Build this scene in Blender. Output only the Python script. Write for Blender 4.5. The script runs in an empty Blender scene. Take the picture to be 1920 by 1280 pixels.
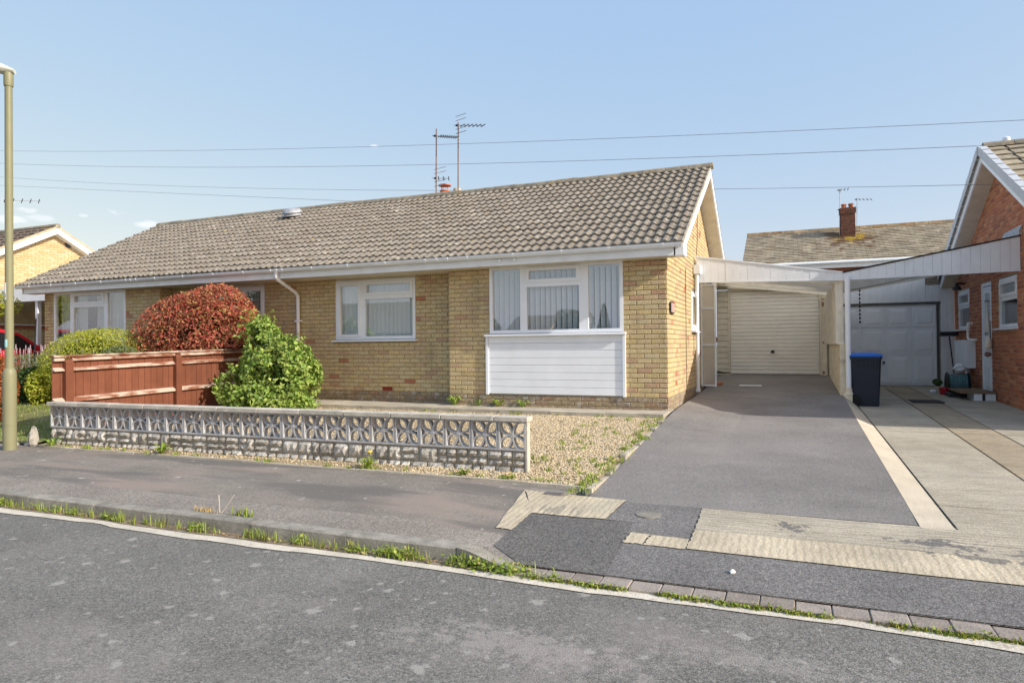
import bpy, math, random
import numpy as np
from mathutils import Vector, Matrix
rad = math.radians
rng = np.random.default_rng(11)
random.seed(5)
scene = bpy.context.scene
col = scene.collection

# ------------------------------------------------------------------ camera
cam = bpy.data.cameras.new('camera'); camo = bpy.data.objects.new('camera', cam); col.objects.link(camo)
cam.lens = 23.644; cam.sensor_width = 36; cam.clip_end = 3000; cam.clip_start = .05
R_ = Vector((0.92286, 0.38499, -0.00907)).normalized(); F_ = Vector((-0.38516, 0.92282, 0.00735)).normalized()
U_ = R_.cross(F_).normalized()
camo.matrix_world = Matrix(((R_.x, U_.x, -F_.x, 1.749), (R_.y, U_.y, -F_.y, -10.316), (R_.z, U_.z, -F_.z, 0.950), (0, 0, 0, 1)))
scene.camera = camo

# ------------------------------------------------------------------ sky, sun, exposure
SUN = Vector((1.0, -0.165, 0.564)).normalized()
elev = math.asin(SUN.z); azim = math.atan2(SUN.x, SUN.y)
world = bpy.data.worlds.new('World'); scene.world = world; world.use_nodes = True
wn = world.node_tree; wn.nodes.clear()
def wnode(t, **k):
    n = wn.nodes.new(t)
    for a, b in k.items(): setattr(n, a, b)
    return n
sky = wnode('ShaderNodeTexSky', sky_type='NISHITA', sun_disc=False)
sky.sun_elevation = elev; sky.sun_rotation = azim; sky.altitude = 100; sky.air_density = 1.0; sky.dust_density = 1.6; sky.ozone_density = 1.6
bg = wnode('ShaderNodeBackground'); bg.inputs['Strength'].default_value = 0.15
wout = wnode('ShaderNodeOutputWorld')
tc = wnode('ShaderNodeTexCoord')
# a few thin clouds low over the houses on the left
cn = wnode('ShaderNodeTexNoise'); cn.inputs['Scale'].default_value = 26; cn.inputs['Detail'].default_value = 7; cn.inputs['Roughness'].default_value = .62
stretch = wnode('ShaderNodeMapping'); stretch.inputs['Scale'].default_value = (1, 1, 2.6); wn.links.new(tc.outputs['Generated'], stretch.inputs[0]); wn.links.new(stretch.outputs[0], cn.inputs['Vector'])
acc = None
CLOUDS = [((-0.7860, 0.5933, 0.1735), 0.0324, 0.0081, 0.90), ((-0.7686, 0.6188, 0.1621), 0.0275, 0.0103, 0.80), ((-0.8407, 0.5151, 0.1673), 0.0190, 0.0063, 0.80), ((-0.8498, 0.5039, 0.1547), 0.0346, 0.0088, 0.70), ((-0.8489, 0.4988, 0.1750), 0.0163, 0.0075, 0.60), ((-0.8084, 0.5644, 0.1669), 0.0093, 0.0040, 0.40), ((-0.5378, 0.7944, 0.2822), 0.0090, 0.0037, 0.60), ((-0.0027, 0.9905, 0.1377), 0.0436, 0.0058, 0.25), ((-0.8344, 0.5277, 0.1588), 0.0257, 0.0077, 0.50), ((-0.8803, 0.4444, 0.1661), 0.0536, 0.0179, 0.80), ((-0.8995, 0.3875, 0.2016), 0.0671, 0.0168, 0.60)]
for (d, w, h, amt) in CLOUDS:
    d = Vector(d).normalized(); r = Vector((d.y, -d.x, 0)).normalized()
    def dot(v):
        q = wnode('ShaderNodeVectorMath', operation='DOT_PRODUCT'); wn.links.new(tc.outputs['Generated'], q.inputs[0]); q.inputs[1].default_value = v; return q.outputs['Value']
    up = r.cross(d)
    def sq(v, off, sc):
        q = wnode('ShaderNodeMath', operation='DIVIDE'); wn.links.new(dot(v), q.inputs[0]); q.inputs[1].default_value = sc
        p = wnode('ShaderNodeMath', operation='POWER'); m_ = wnode('ShaderNodeMath', operation='ABSOLUTE'); wn.links.new(q.outputs[0], m_.inputs[0]); wn.links.new(m_.outputs[0], p.inputs[0]); p.inputs[1].default_value = 2; return p.outputs[0]
    e = wnode('ShaderNodeMath', operation='ADD'); wn.links.new(sq(r, 0, w), e.inputs[0]); wn.links.new(sq(up, 0, h), e.inputs[1])
    fr_ = wnode('ShaderNodeMath', operation='GREATER_THAN'); wn.links.new(dot(d), fr_.inputs[0]); fr_.inputs[1].default_value = 0
    k1 = wnode('ShaderNodeMapRange'); k1.inputs[1].default_value = 1.0; k1.inputs[2].default_value = .0; k1.inputs[3].default_value = -.35; k1.inputs[4].default_value = .22; wn.links.new(e.outputs[0], k1.inputs[0])
    k2 = wnode('ShaderNodeMath', operation='ADD'); wn.links.new(k1.outputs[0], k2.inputs[0]); wn.links.new(cn.outputs['Fac'], k2.inputs[1])
    k3 = wnode('ShaderNodeMapRange'); k3.inputs[1].default_value = .54; k3.inputs[2].default_value = .74; k3.inputs[3].default_value = 0; k3.inputs[4].default_value = amt; wn.links.new(k2.outputs[0], k3.inputs[0])
    k4 = wnode('ShaderNodeMath', operation='MULTIPLY'); wn.links.new(k3.outputs[0], k4.inputs[0]); wn.links.new(fr_.outputs[0], k4.inputs[1])
    if acc is None: acc = k4.outputs[0]
    else: mxx = wnode('ShaderNodeMath', operation='MAXIMUM'); wn.links.new(acc, mxx.inputs[0]); wn.links.new(k4.outputs[0], mxx.inputs[1]); acc = mxx.outputs[0]
mixc = wnode('ShaderNodeMix', data_type='RGBA'); wn.links.new(acc, mixc.inputs[0])
hz = wnode('ShaderNodeMix', data_type='RGBA', blend_type='MULTIPLY'); hz.inputs[0].default_value = 1; wn.links.new(sky.outputs[0], hz.inputs[6]); hz.inputs[7].default_value = (.44, .24, .02, 1)
hz2 = wnode('ShaderNodeMix', data_type='RGBA', blend_type='ADD'); hz2.inputs[0].default_value = 1; wn.links.new(hz.outputs[2], hz2.inputs[6]); hz2.inputs[7].default_value = (.735, 1.335, 2.48, 1)   # thin bright haze over the clear sky
wn.links.new(hz2.outputs[2], mixc.inputs[6]); mixc.inputs[7].default_value = (3.1, 3.2, 3.4, 1)
wn.links.new(mixc.outputs[2], bg.inputs[0]); wn.links.new(bg.outputs[0], wout.inputs[0])
sl = bpy.data.lights.new('sun', 'SUN'); sl.energy = 2.55; sl.angle = rad(.53); sl.color = (1, .94, .85)
slo = bpy.data.objects.new('sun', sl); col.objects.link(slo); slo.rotation_euler = SUN.to_track_quat('Z', 'Y').to_euler(); slo.location = (20, -8, 20)
vs = scene.view_settings; vs.view_transform = 'Standard'; vs.look = 'None'; vs.exposure = 1.15; vs.gamma = 1; vs.use_curve_mapping = False

# ------------------------------------------------------------------ helpers
def tag(o, label=None, cat=None, group=None, kind=None):
    if label: o['label'] = label
    if cat: o['category'] = cat
    if group: o['group'] = group
    if kind: o['kind'] = kind
    return o
def thing(name, label, cat, loc=(0, 0, 0), rz=0, group=None):
    o = bpy.data.objects.new(name, None); o.empty_display_size = .2; col.objects.link(o)
    o.location = loc; o.rotation_euler = (0, 0, rz)
    return tag(o, label, cat, group)
def link(name, me, m=None, parent=None, mw=None, kind=None):
    o = bpy.data.objects.new(name, me); col.objects.link(o)
    if m is not None and len(me.materials) == 0: me.materials.append(m)
    if parent is not None:
        o.parent = parent
        if parent.type == 'EMPTY':
            o.matrix_parent_inverse = Matrix.Translation(parent.location).inverted() if not any(parent.rotation_euler) else Matrix.Identity(4)
    if mw is not None: o.matrix_basis = mw
    if kind: o['kind'] = kind
    return o
class MB:
    def __init__(s): s.v = []; s.f = []
    def add(s, vs, fs):
        b = len(s.v); s.v += [tuple(map(float, p)) for p in vs]; s.f += [tuple(b + i for i in q) for q in fs]; return s
    def box(s, x0, x1, y0, y1, z0, z1):
        return s.add([(x0,y0,z0),(x1,y0,z0),(x1,y1,z0),(x0,y1,z0),(x0,y0,z1),(x1,y0,z1),(x1,y1,z1),(x0,y1,z1)],
                     [(0,3,2,1),(4,5,6,7),(0,1,5,4),(1,2,6,5),(2,3,7,6),(3,0,4,7)])
    def cbox(s, x0, x1, y0, y1, z0, z1, c=.01):
        """box with chamfered vertical edges and top"""
        def ring(d, z): return [(x0+d,y0,z),(x1-d,y0,z),(x1,y0+d,z),(x1,y1-d,z),(x1-d,y1,z),(x0+d,y1,z),(x0,y1-d,z),(x0,y0+d,z)]
        a = ring(c, z0); b = ring(c, z1 - c)
        t = [(min(max(p[0], x0+c), x1-c), min(max(p[1], y0+c), y1-c), z1) for p in ring(c, z1)]
        n = 8; f = [tuple(range(n-1, -1, -1)), tuple(range(2*n, 3*n))]
        for k in range(2):
            for i in range(n): j = (i+1) % n; f.append((k*n+i, k*n+j, (k+1)*n+j, (k+1)*n+i))
        return s.add(a + b + t, f)
    def prism(s, poly, axis, a, b):
        """extrude a 2-D polygon along axis ('x': poly=(y,z), 'y': (x,z), 'z': (x,y))"""
        def P(p, t): return {'x': (t, p[0], p[1]), 'y': (p[0], t, p[1]), 'z': (p[0], p[1], t)}[axis]
        n = len(poly); v = [P(p, a) for p in poly] + [P(p, b) for p in poly]
        f = [tuple(range(n-1, -1, -1)), tuple(range(n, 2*n))] + [(i, (i+1) % n, n+(i+1) % n, n+i) for i in range(n)]
        return s.add(v, f)
    def tube(s, pts, r, n=8, cap=True):
        pts = [Vector(p) for p in pts]; rs = r if hasattr(r, '__len__') else [r]*len(pts); v = []; m = len(pts)
        up = None
        for i, p in enumerate(pts):
            d = (pts[min(i+1, m-1)] - pts[max(i-1, 0)]).normalized()
            if up is None: up = Vector((0, 0, 1)) if abs(d.z) < .9 else Vector((1, 0, 0))
            a = d.cross(up); a = a.normalized() if a.length > 1e-5 else d.orthogonal().normalized(); b = a.cross(d).normalized(); up = b
            v += [tuple(p + rs[i]*(math.cos(2*math.pi*k/n)*a + math.sin(2*math.pi*k/n)*b)) for k in range(n)]
        f = [(i*n+k, i*n+(k+1) % n, (i+1)*n+(k+1) % n, (i+1)*n+k) for i in range(m-1) for k in range(n)]
        if cap: f += [tuple(range(n-1, -1, -1)), tuple(range((m-1)*n, m*n))]
        return s.add(v, f)
    def lathe(s, prof, c=(0, 0, 0), n=16):
        v = []; m = len(prof)
        for r, z in prof: v += [(c[0]+r*math.cos(2*math.pi*k/n), c[1]+r*math.sin(2*math.pi*k/n), c[2]+z) for k in range(n)]
        f = [(i*n+k, i*n+(k+1) % n, (i+1)*n+(k+1) % n, (i+1)*n+k) for i in range(m-1) for k in range(n)]
        f += [tuple(range(n-1, -1, -1)), tuple(range((m-1)*n, m*n))]
        return s.add(v, f)
    def mesh(s, name, m=None, smooth=False):
        me = bpy.data.meshes.new(name); me.from_pydata(s.v, [], s.f); me.validate()
        import bmesh
        bm = bmesh.new(); bm.from_mesh(me); bmesh.ops.recalc_face_normals(bm, faces=bm.faces); bm.to_mesh(me); bm.free()
        if m: me.materials.append(m)
        if smooth: me.shade_smooth(); me.set_sharp_from_angle(angle=rad(40))
        return me
    def obj(s, name, m, parent=None, smooth=False, kind=None, mw=None):
        return link(name, s.mesh(name, m, smooth), None, parent, mw, kind)
def np_mesh(name, V, Q, m):
    """V (n,3), Q (k,3|4) index array"""
    me = bpy.data.meshes.new(name); n, k = Q.shape
    me.vertices.add(len(V)); me.vertices.foreach_set('co', np.asarray(V, dtype=np.float32).ravel())
    me.loops.add(n*k); me.loops.foreach_set('vertex_index', np.asarray(Q, dtype=np.int32).ravel())
    me.polygons.add(n); me.polygons.foreach_set('loop_start', np.arange(0, n*k, k, dtype=np.int32))
    me.update(calc_edges=True); me.validate()
    me.materials.append(m); return me

# ------------------------------------------------------------------ materials
def mat(name, cols, rough=.85, rnd=None, var=.25, vscale=6, bump=0, bscale=80, layers=(), spec=.25, metal=0, fine=0, fscale=300, trans=0, spots=(), ribs=None):
    m = bpy.data.materials.new(name); m.use_nodes = True; nt = m.node_tree; N = nt.nodes; L = nt.links
    p = N['Principled BSDF']; p.inputs['Roughness'].default_value = rough; p.inputs['Specular IOR Level'].default_value = spec; p.inputs['Metallic'].default_value = metal
    geo = N.new('ShaderNodeNewGeometry')
    def noise(scale, detail=4, stretch=(1, 1, 1), off=0, rg=.55):
        mp = N.new('ShaderNodeMapping'); mp.inputs['Scale'].default_value = stretch; mp.inputs['Location'].default_value = (off, off*1.7, off*.6)
        L.new(geo.outputs['Position'], mp.inputs[0])
        t = N.new('ShaderNodeTexNoise'); t.inputs['Scale'].default_value = scale; t.inputs['Detail'].default_value = detail; t.inputs['Roughness'].default_value = rg
        L.new(mp.outputs[0], t.inputs['Vector']); return t.outputs['Fac']
    def c4(c): return (c[0], c[1], c[2], 1)
    if not isinstance(cols, list): cols = [cols]
    if len(cols) == 1:
        rgb = N.new('ShaderNodeRGB'); rgb.outputs[0].default_value = c4(cols[0]); out = rgb.outputs[0]
    else:
        cr = N.new('ShaderNodeValToRGB'); e = cr.color_ramp.elements
        while len(e) < len(cols): e.new(.5)
        for i, c in enumerate(cols): e[i].position = (c[3] if len(c) > 3 else i/(len(cols)-1)); e[i].color = c4(c)
        if rnd == 'obj': L.new(N.new('ShaderNodeObjectInfo').outputs['Random'], cr.inputs[0])
        elif rnd == 'isl': L.new(geo.outputs['Random Per Island'], cr.inputs[0])
        else:
            mr = N.new('ShaderNodeMapRange'); mr.inputs[1].default_value = .3; mr.inputs[2].default_value = .7
            L.new(noise(vscale*.6, 5, off=3.3), mr.inputs[0]); L.new(mr.outputs[0], cr.inputs[0])
        out = cr.outputs[0]
    def mul(out, sock, lo, hi, a=.3, b=.7):
        mr = N.new('ShaderNodeMapRange'); mr.inputs[1].default_value = a; mr.inputs[2].default_value = b; mr.inputs[3].default_value = lo; mr.inputs[4].default_value = hi
        L.new(sock, mr.inputs[0])
        mx = N.new('ShaderNodeMix'); mx.data_type = 'RGBA'; mx.blend_type = 'MULTIPLY'; mx.inputs[0].default_value = 1
        cb = N.new('ShaderNodeCombineColor'); [L.new(mr.outputs[0], cb.inputs[i]) for i in range(3)]
        L.new(out, mx.inputs[6]); L.new(cb.outputs[0], mx.inputs[7]); return mx.outputs[2]
    if var: out = mul(out, noise(vscale, 6), 1-var, 1+var)
    if fine:
        for sc_, am in ((fscale, fine), (fscale*.5, fine*.45)):
            vo = N.new('ShaderNodeTexVoronoi'); vo.inputs['Scale'].default_value = sc_; L.new(geo.outputs['Position'], vo.inputs['Vector'])
            sp_ = N.new('ShaderNodeSeparateColor'); L.new(vo.outputs['Color'], sp_.inputs[0])
            out = mul(out, sp_.outputs[0], 1-am, 1+am, 0, 1)
    for ly in layers:
        fac = noise(ly['s'], ly.get('d', 5), ly.get('st', (1, 1, 1)), ly.get('off', 1), ly.get('rg', .55))
        if 'at' in ly:                    # a stain with a place: the noise threshold rises with distance from a point
            vm = N.new('ShaderNodeVectorMath'); vm.operation = 'SUBTRACT'; L.new(geo.outputs['Position'], vm.inputs[0]); vm.inputs[1].default_value = ly['at']
            sc = N.new('ShaderNodeVectorMath'); sc.operation = 'DIVIDE'; L.new(vm.outputs[0], sc.inputs[0]); sc.inputs[1].default_value = ly['r']
            ln = N.new('ShaderNodeVectorMath'); ln.operation = 'LENGTH'; L.new(sc.outputs[0], ln.inputs[0])
            m2 = N.new('ShaderNodeMapRange'); m2.inputs[1].default_value = 0; m2.inputs[2].default_value = 1.15; m2.inputs[3].default_value = .14; m2.inputs[4].default_value = -.22; L.new(ln.outputs['Value'], m2.inputs[0])
            ad = N.new('ShaderNodeMath'); ad.operation = 'ADD'; L.new(m2.outputs[0], ad.inputs[0]); L.new(fac, ad.inputs[1]); fac = ad.outputs[0]
        mr = N.new('ShaderNodeMapRange'); mr.inputs[1].default_value = ly['lo']; mr.inputs[2].default_value = ly['hi']; mr.inputs[3].default_value = 0; mr.inputs[4].default_value = ly.get('a', 1)
        L.new(fac, mr.inputs[0]); f = mr.outputs[0]
        mx = N.new('ShaderNodeMix'); mx.data_type = 'RGBA'; L.new(f, mx.inputs[0]); L.new(out, mx.inputs[6]); mx.inputs[7].default_value = c4(ly['c']); out = mx.outputs[2]
    for (sc_, frac, r_, c_, am_) in spots:      # round lichen spots: some cells of a Voronoi pattern
        wob = N.new('ShaderNodeTexNoise'); wob.inputs['Scale'].default_value = sc_*5; wob.inputs['Detail'].default_value = 3; L.new(geo.outputs['Position'], wob.inputs['Vector'])
        vo = N.new('ShaderNodeTexVoronoi'); vo.voronoi_dimensions = '2D'; vo.inputs['Scale'].default_value = sc_; L.new(geo.outputs['Position'], vo.inputs['Vector'])
        sp_ = N.new('ShaderNodeSeparateColor'); L.new(vo.outputs['Color'], sp_.inputs[0])
        pick = N.new('ShaderNodeMapRange'); pick.inputs[1].default_value = 1-frac; pick.inputs[2].default_value = 1; pick.inputs[3].default_value = -.3; pick.inputs[4].default_value = r_; L.new(sp_.outputs[0], pick.inputs[0])
        d1 = N.new('ShaderNodeMath'); d1.operation = 'SUBTRACT'; L.new(pick.outputs[0], d1.inputs[0]); L.new(vo.outputs['Distance'], d1.inputs[1])
        d2 = N.new('ShaderNodeMath'); d2.operation = 'MULTIPLY_ADD'; L.new(wob.outputs['Fac'], d2.inputs[0]); d2.inputs[1].default_value = .55; L.new(d1.outputs[0], d2.inputs[2])
        m3 = N.new('ShaderNodeMapRange'); m3.inputs[1].default_value = .26; m3.inputs[2].default_value = .33; m3.inputs[3].default_value = 0; m3.inputs[4].default_value = am_; L.new(d2.outputs[0], m3.inputs[0])
        mx = N.new('ShaderNodeMix'); mx.data_type = 'RGBA'; L.new(m3.outputs[0], mx.inputs[0]); L.new(out, mx.inputs[6]); mx.inputs[7].default_value = c4(c_); out = mx.outputs[2]
    if ribs:
        wv = N.new('ShaderNodeTexWave'); wv.bands_direction = ribs[0]; wv.inputs['Scale'].default_value = .314/ribs[1]; wv.inputs['Distortion'].default_value = ribs[3]; wv.inputs['Detail'].default_value = 3; wv.inputs['Detail Scale'].default_value = 2.2; L.new(geo.outputs['Position'], wv.inputs['Vector'])
        out = mul(out, wv.outputs['Fac'], 1-ribs[2], 1+ribs[2]*.35, 0, .6)
    L.new(out, p.inputs['Base Color'])
    if bump:
        b = N.new('ShaderNodeBump'); b.inputs['Strength'].default_value = bump; b.inputs['Distance'].default_value = .01
        L.new(noise(bscale, 4, off=5), b.inputs['Height']); L.new(b.outputs[0], p.inputs['Normal'])
    if trans:
        tr = N.new('ShaderNodeBsdfTranslucent'); L.new(out, tr.inputs[0])
        ms = N.new('ShaderNodeMixShader'); ms.inputs[0].default_value = trans
        L.new(p.outputs[0], ms.inputs[1]); L.new(tr.outputs[0], ms.inputs[2]); L.new(ms.outputs[0], N['Material Output'].inputs[0])
    return m
def glass(name, ior=2.1, tint=(.9, .95, .95), rough=0.0):
    m = bpy.data.materials.new(name); m.use_nodes = True; nt = m.node_tree; N = nt.nodes; N.clear(); L = nt.links
    o = N.new('ShaderNodeOutputMaterial'); t = N.new('ShaderNodeBsdfTransparent'); t.inputs[0].default_value = (*tint, 1)
    g = N.new('ShaderNodeBsdfGlossy'); g.inputs['Roughness'].default_value = rough; lw = N.new('ShaderNodeLayerWeight'); lw.inputs[0].default_value = .5; f0 = ((ior-1)/(ior+1))**2
    pw = N.new('ShaderNodeMath'); pw.operation = 'POWER'; L.new(lw.outputs['Facing'], pw.inputs[0]); pw.inputs[1].default_value = 5
    f = N.new('ShaderNodeMath'); f.operation = 'MULTIPLY_ADD'; L.new(pw.outputs[0], f.inputs[0]); f.inputs[1].default_value = 1-f0; f.inputs[2].default_value = f0
    x = N.new('ShaderNodeMixShader'); L.new(f.outputs[0], x.inputs[0]); L.new(t.outputs[0], x.inputs[1]); L.new(g.outputs[0], x.inputs[2]); L.new(x.outputs[0], o.inputs[0])
    return m
BUFF = [(.50,.39,.195,0), (.57,.455,.245,.2), (.55,.46,.28,.38), (.59,.46,.235,.52), (.51,.40,.235,.66), (.57,.435,.265,.78), (.50,.36,.225,.91), (.48,.31,.20,.97), (.40,.14,.08,1)]
DIRT = [dict(s=3, lo=.5, hi=.75, c=(.23,.20,.14), a=.45, st=(1, 1, .35), off=2)]
M = {}
M['brick_o'] = mat('buff_brick', BUFF, rnd='obj', var=.22, vscale=38, bump=.35, bscale=120, layers=DIRT)
M['brick_i'] = mat('buff_brick_mixed', BUFF, rnd='isl', var=.22, vscale=38, bump=.35, bscale=120, layers=DIRT)
M['plinth'] = mat('weathered_plinth_brick', [(.30,.24,.15), (.36,.28,.17), (.27,.22,.17), (.33,.21,.13)], rnd='isl', var=.3, vscale=25, bump=.4, bscale=90,
                  layers=[dict(s=9, lo=.56, hi=.66, c=(.55,.54,.52), a=.55, off=4), dict(s=6, lo=.58, hi=.7, c=(.10,.13,.09), a=.7, off=9)])
M['mortar'] = mat('mortar', (.28,.24,.155), var=.3, vscale=20, bump=.3)
M['mortar_pale'] = mat('pale_mortar', (.52,.44,.33), var=.2, vscale=20, bump=.3)
REDB = [(.40,.14,.07), (.46,.18,.09), (.32,.11,.06), (.50,.23,.12), (.27,.10,.065)]
M['redbrick_o'] = mat('red_brick', REDB, rnd='obj', var=.25, vscale=30, bump=.35, bscale=110)
M['redbrick_i'] = mat('red_brick_mixed', REDB, rnd='isl', var=.25, vscale=30, bump=.35, bscale=110)
TILE = [(.188,.166,.138), (.213,.19,.158), (.232,.208,.173), (.20,.178,.147), (.247,.223,.188)]
LICH = [dict(s=9, lo=.60, hi=.68, c=(.46,.43,.36), a=.75, off=2), dict(s=14, lo=.63, hi=.69, c=(.40,.27,.09), a=.75, off=6), dict(s=.8, lo=.48, hi=.66, c=(.21,.185,.15), a=.5, off=21, st=(1, .5, .5), d=6), dict(s=28, lo=.64, hi=.70, c=(.50,.46,.38), a=.6, off=17), dict(s=5, lo=.57, hi=.72, c=(.13,.12,.09), a=.6, off=11)]
M['tile_o'] = mat('roof_tile', TILE, rnd='obj', var=.3, vscale=14, bump=.5, bscale=70, layers=LICH)
M['tile_i'] = mat('roof_tile_mixed', TILE, rnd='isl', var=.3, vscale=14, bump=.5, bscale=70, layers=LICH)
M['ridge'] = mat('ridge_tile', [(.22,.20,.16), (.28,.25,.19)], rnd='obj', var=.35, vscale=8, bump=.5, layers=[dict(s=4, lo=.6, hi=.68, c=(.42,.27,.10), a=.8, off=3)])
M['flat_tile_o'] = mat('flat_concrete_tile', [(.36,.31,.22), (.30,.26,.19), (.42,.36,.26)], rnd='obj', var=.3, vscale=10, bump=.4, layers=[dict(s=8, lo=.58, hi=.7, c=(.19,.17,.13), a=.6)])
M['upvc'] = mat('white_upvc', (.82,.86,.905), rough=.35, var=.04, vscale=3, spec=.4)
M['upvc_dirty'] = mat('weathered_white_board', (.78,.81,.84), rough=.5, var=.07, vscale=3, layers=[dict(s=5, lo=.55, hi=.8, c=(.50,.48,.42), a=.35, st=(1, 1, .3))])
M['gutter'] = mat('grey_white_gutter', (.80,.85,.90), rough=.4, var=.07, vscale=4)
M['fascia'] = mat('pale_fascia_board', (.82,.86,.90), rough=.5, var=.06, vscale=4, layers=[dict(s=5, lo=.55, hi=.8, c=(.52,.50,.43), a=.3, st=(1, 1, 3))])
M['cream'] = mat('cream_paint', (.76,.71,.60), rough=.65, var=.1, vscale=5, bump=.1, layers=[dict(s=7, lo=.6, hi=.8, c=(.42,.35,.25), a=.4, st=(1, 1, .3))])
M['cream_door'] = mat('cream_steel', (.87,.85,.80), rough=.45, var=.05, vscale=2)
M['cream_old'] = mat('flaking_cream_render', (.74,.68,.53), rough=.8, var=.15, vscale=7, bump=.3, bscale=30, layers=[dict(s=6, lo=.56, hi=.66, c=(.40,.33,.24), a=.6, off=4), dict(s=12, lo=.64, hi=.7, c=(.12,.10,.09), a=.7)])
M['white_door'] = mat('white_steel_door', (.82,.85,.88), rough=.45, var=.05, vscale=2)
M['soffit'] = mat('beige_soffit', (.64,.58,.46), rough=.7, var=.1)
M['glass'] = glass('window_glass', 2.35, (.96, .99, 1.0)); m_ = bpy.data.materials.new('obscured_glass'); m_.use_nodes = True; N_ = m_.node_tree.nodes; L_ = m_.node_tree.links; N_.clear(); M['frosted'] = m_
o_ = N_.new('ShaderNodeOutputMaterial'); a_ = N_.new('ShaderNodeBsdfTranslucent'); b_ = N_.new('ShaderNodeBsdfDiffuse'); c_ = N_.new('ShaderNodeBsdfTransparent'); x1_ = N_.new('ShaderNodeMixShader'); x2_ = N_.new('ShaderNodeMixShader')
a_.inputs[0].default_value = b_.inputs[0].default_value = (.80, .78, .74, 1); x1_.inputs[0].default_value = .5; x2_.inputs[0].default_value = .62
L_.new(a_.outputs[0], x1_.inputs[1]); L_.new(b_.outputs[0], x1_.inputs[2]); L_.new(x1_.outputs[0], x2_.inputs[1]); L_.new(c_.outputs[0], x2_.inputs[2]); L_.new(x2_.outputs[0], o_.inputs[0])
M['blind'] = mat('blind_fabric', (.90,.92,.93), rough=.8, var=.03, trans=.12); M['curtain'] = mat('net_curtain', (.70,.72,.66), rough=.9, var=.08, trans=.3)
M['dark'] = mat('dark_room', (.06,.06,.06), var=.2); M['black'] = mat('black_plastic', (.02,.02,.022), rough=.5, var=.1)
M['metal'] = mat('galvanised_steel', (.45,.45,.45), rough=.4, metal=.7); M['rust'] = mat('rusty_steel', [(.20,.10,.08), (.30,.17,.14)], rough=.8, vscale=30)
M['lead'] = mat('lead_flashing', (.38,.40,.43), rough=.6, metal=.3, var=.3, vscale=18); M['terracotta'] = mat('terracotta', (.48,.17,.09), var=.2, vscale=10)
M['road'] = mat('road_asphalt', [(.165,.161,.147), (.205,.20,.182)], rough=.85, var=.10, vscale=1.3, fine=.42, fscale=140, bump=.8, bscale=150,
    layers=[dict(s=1.0, lo=.50, hi=.66, c=(.30,.27,.25), a=.5, off=8, d=9, rg=.76), dict(s=.45, lo=.55, hi=.7, c=(.10,.10,.095), a=.4, off=14, st=(.3, 1, 1)), dict(s=11, lo=.52, hi=.60, c=(.36,.33,.305), a=.6, off=4, d=9, rg=.8, at=(.6, -7.35, -.47), r=(1.5, .5, 1)), dict(s=12, lo=.52, hi=.62, c=(.34,.315,.29), a=.55, off=9, d=9, rg=.82, at=(1.6, -7.1, -.47), r=(1.2, .35, 1))],
    spots=[(4.6, .50, .22, (.37,.355,.325), .8), (9, .42, .22, (.36,.345,.32), .75), (14, .35, .2, (.34,.33,.30), .7)])
M['pave'] = mat('pavement_tarmac', [(.20,.18,.155), (.255,.226,.195)], rough=.9, var=.16, vscale=1.5, fine=.22, fscale=110, bump=.35, bscale=150,
    layers=[dict(s=1.0, lo=.5, hi=.62, c=(.295,.235,.20), a=.75, st=(.55, 1.5, 1), off=4), dict(s=.9, lo=.52, hi=.60, c=(.135,.128,.117), a=.75, st=(.45, 2.2, 1), off=9), dict(s=9, lo=.66, hi=.70, c=(.46,.44,.40), a=.8, off=2), dict(s=26, lo=.70, hi=.73, c=(.5,.48,.43), a=.6, off=12)])
M['pave2'] = mat('pavement_coarse_tarmac', [(.235,.21,.182), (.285,.255,.222)], rough=.9, var=.1, vscale=2, fine=.4, fscale=140, bump=.6, bscale=150)
M['patch'] = mat('dark_tarmac_patch', [(.125,.12,.115), (.155,.15,.14)], rough=.9, var=.08, vscale=2, fine=.5, fscale=140, bump=.8, bscale=150, layers=[dict(s=40, lo=.72, hi=.75, c=(.4,.38,.36), a=.7)])
M['patch2'] = mat('grey_tarmac_patch', [(.165,.16,.155), (.20,.19,.18)], rough=.9, var=.1, vscale=2, fine=.45, fscale=140, bump=.7, bscale=150, layers=[dict(s=30, lo=.73, hi=.76, c=(.42,.40,.38), a=.7)])
M['drive'] = mat('driveway_tarmac', [(.185,.173,.164), (.238,.223,.211)], rough=.9, var=.12, vscale=1.2, fine=.26, fscale=130, bump=.5, bscale=150, layers=[dict(s=.8, lo=.5, hi=.7, c=(.275,.255,.238), a=.55, st=(.8, 1, 1), off=5), dict(s=2.6, lo=.58, hi=.72, c=(.13,.12,.112), a=.35, off=31, d=7, rg=.7), dict(s=22, lo=.70, hi=.73, c=(.42,.40,.37), a=.5, off=17)])
def conc(name, a, b, st, q=1, ribs=None, **k):
    return mat(name, [a, b], rough=.9, var=.15, vscale=2, fine=.12, fscale=120, bump=.6, bscale=60, layers=[dict(s=10, lo=.46, hi=.60, c=(.21,.185,.145), a=.6*q, st=st, off=3, d=8, rg=.72), dict(s=25, lo=.56, hi=.64, c=(.16,.14,.11), a=.5*q, st=st, off=13, d=6, rg=.7), dict(s=2, lo=.55, hi=.7, c=(.34,.31,.25), a=.4, off=7)] + list(k.get('more', ())), ribs=ribs)
M['conc_x'] = conc('brushed_concrete', (.40,.355,.27), (.48,.435,.345), (.25, 3.6, 1), q=.8, ribs=('Y', .055, .16, 5), more=[dict(s=9, lo=.53, hi=.56, c=(.15,.143,.135), a=.9, off=2, d=7, rg=.7, at=(2.72, -5.14, -.39), r=(.62, .26, 1)), dict(s=11, lo=.55, hi=.58, c=(.15,.143,.135), a=.9, off=5, d=7, rg=.7, at=(1.72, -5.05, -.39), r=(.30, .3, 1))])
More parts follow.
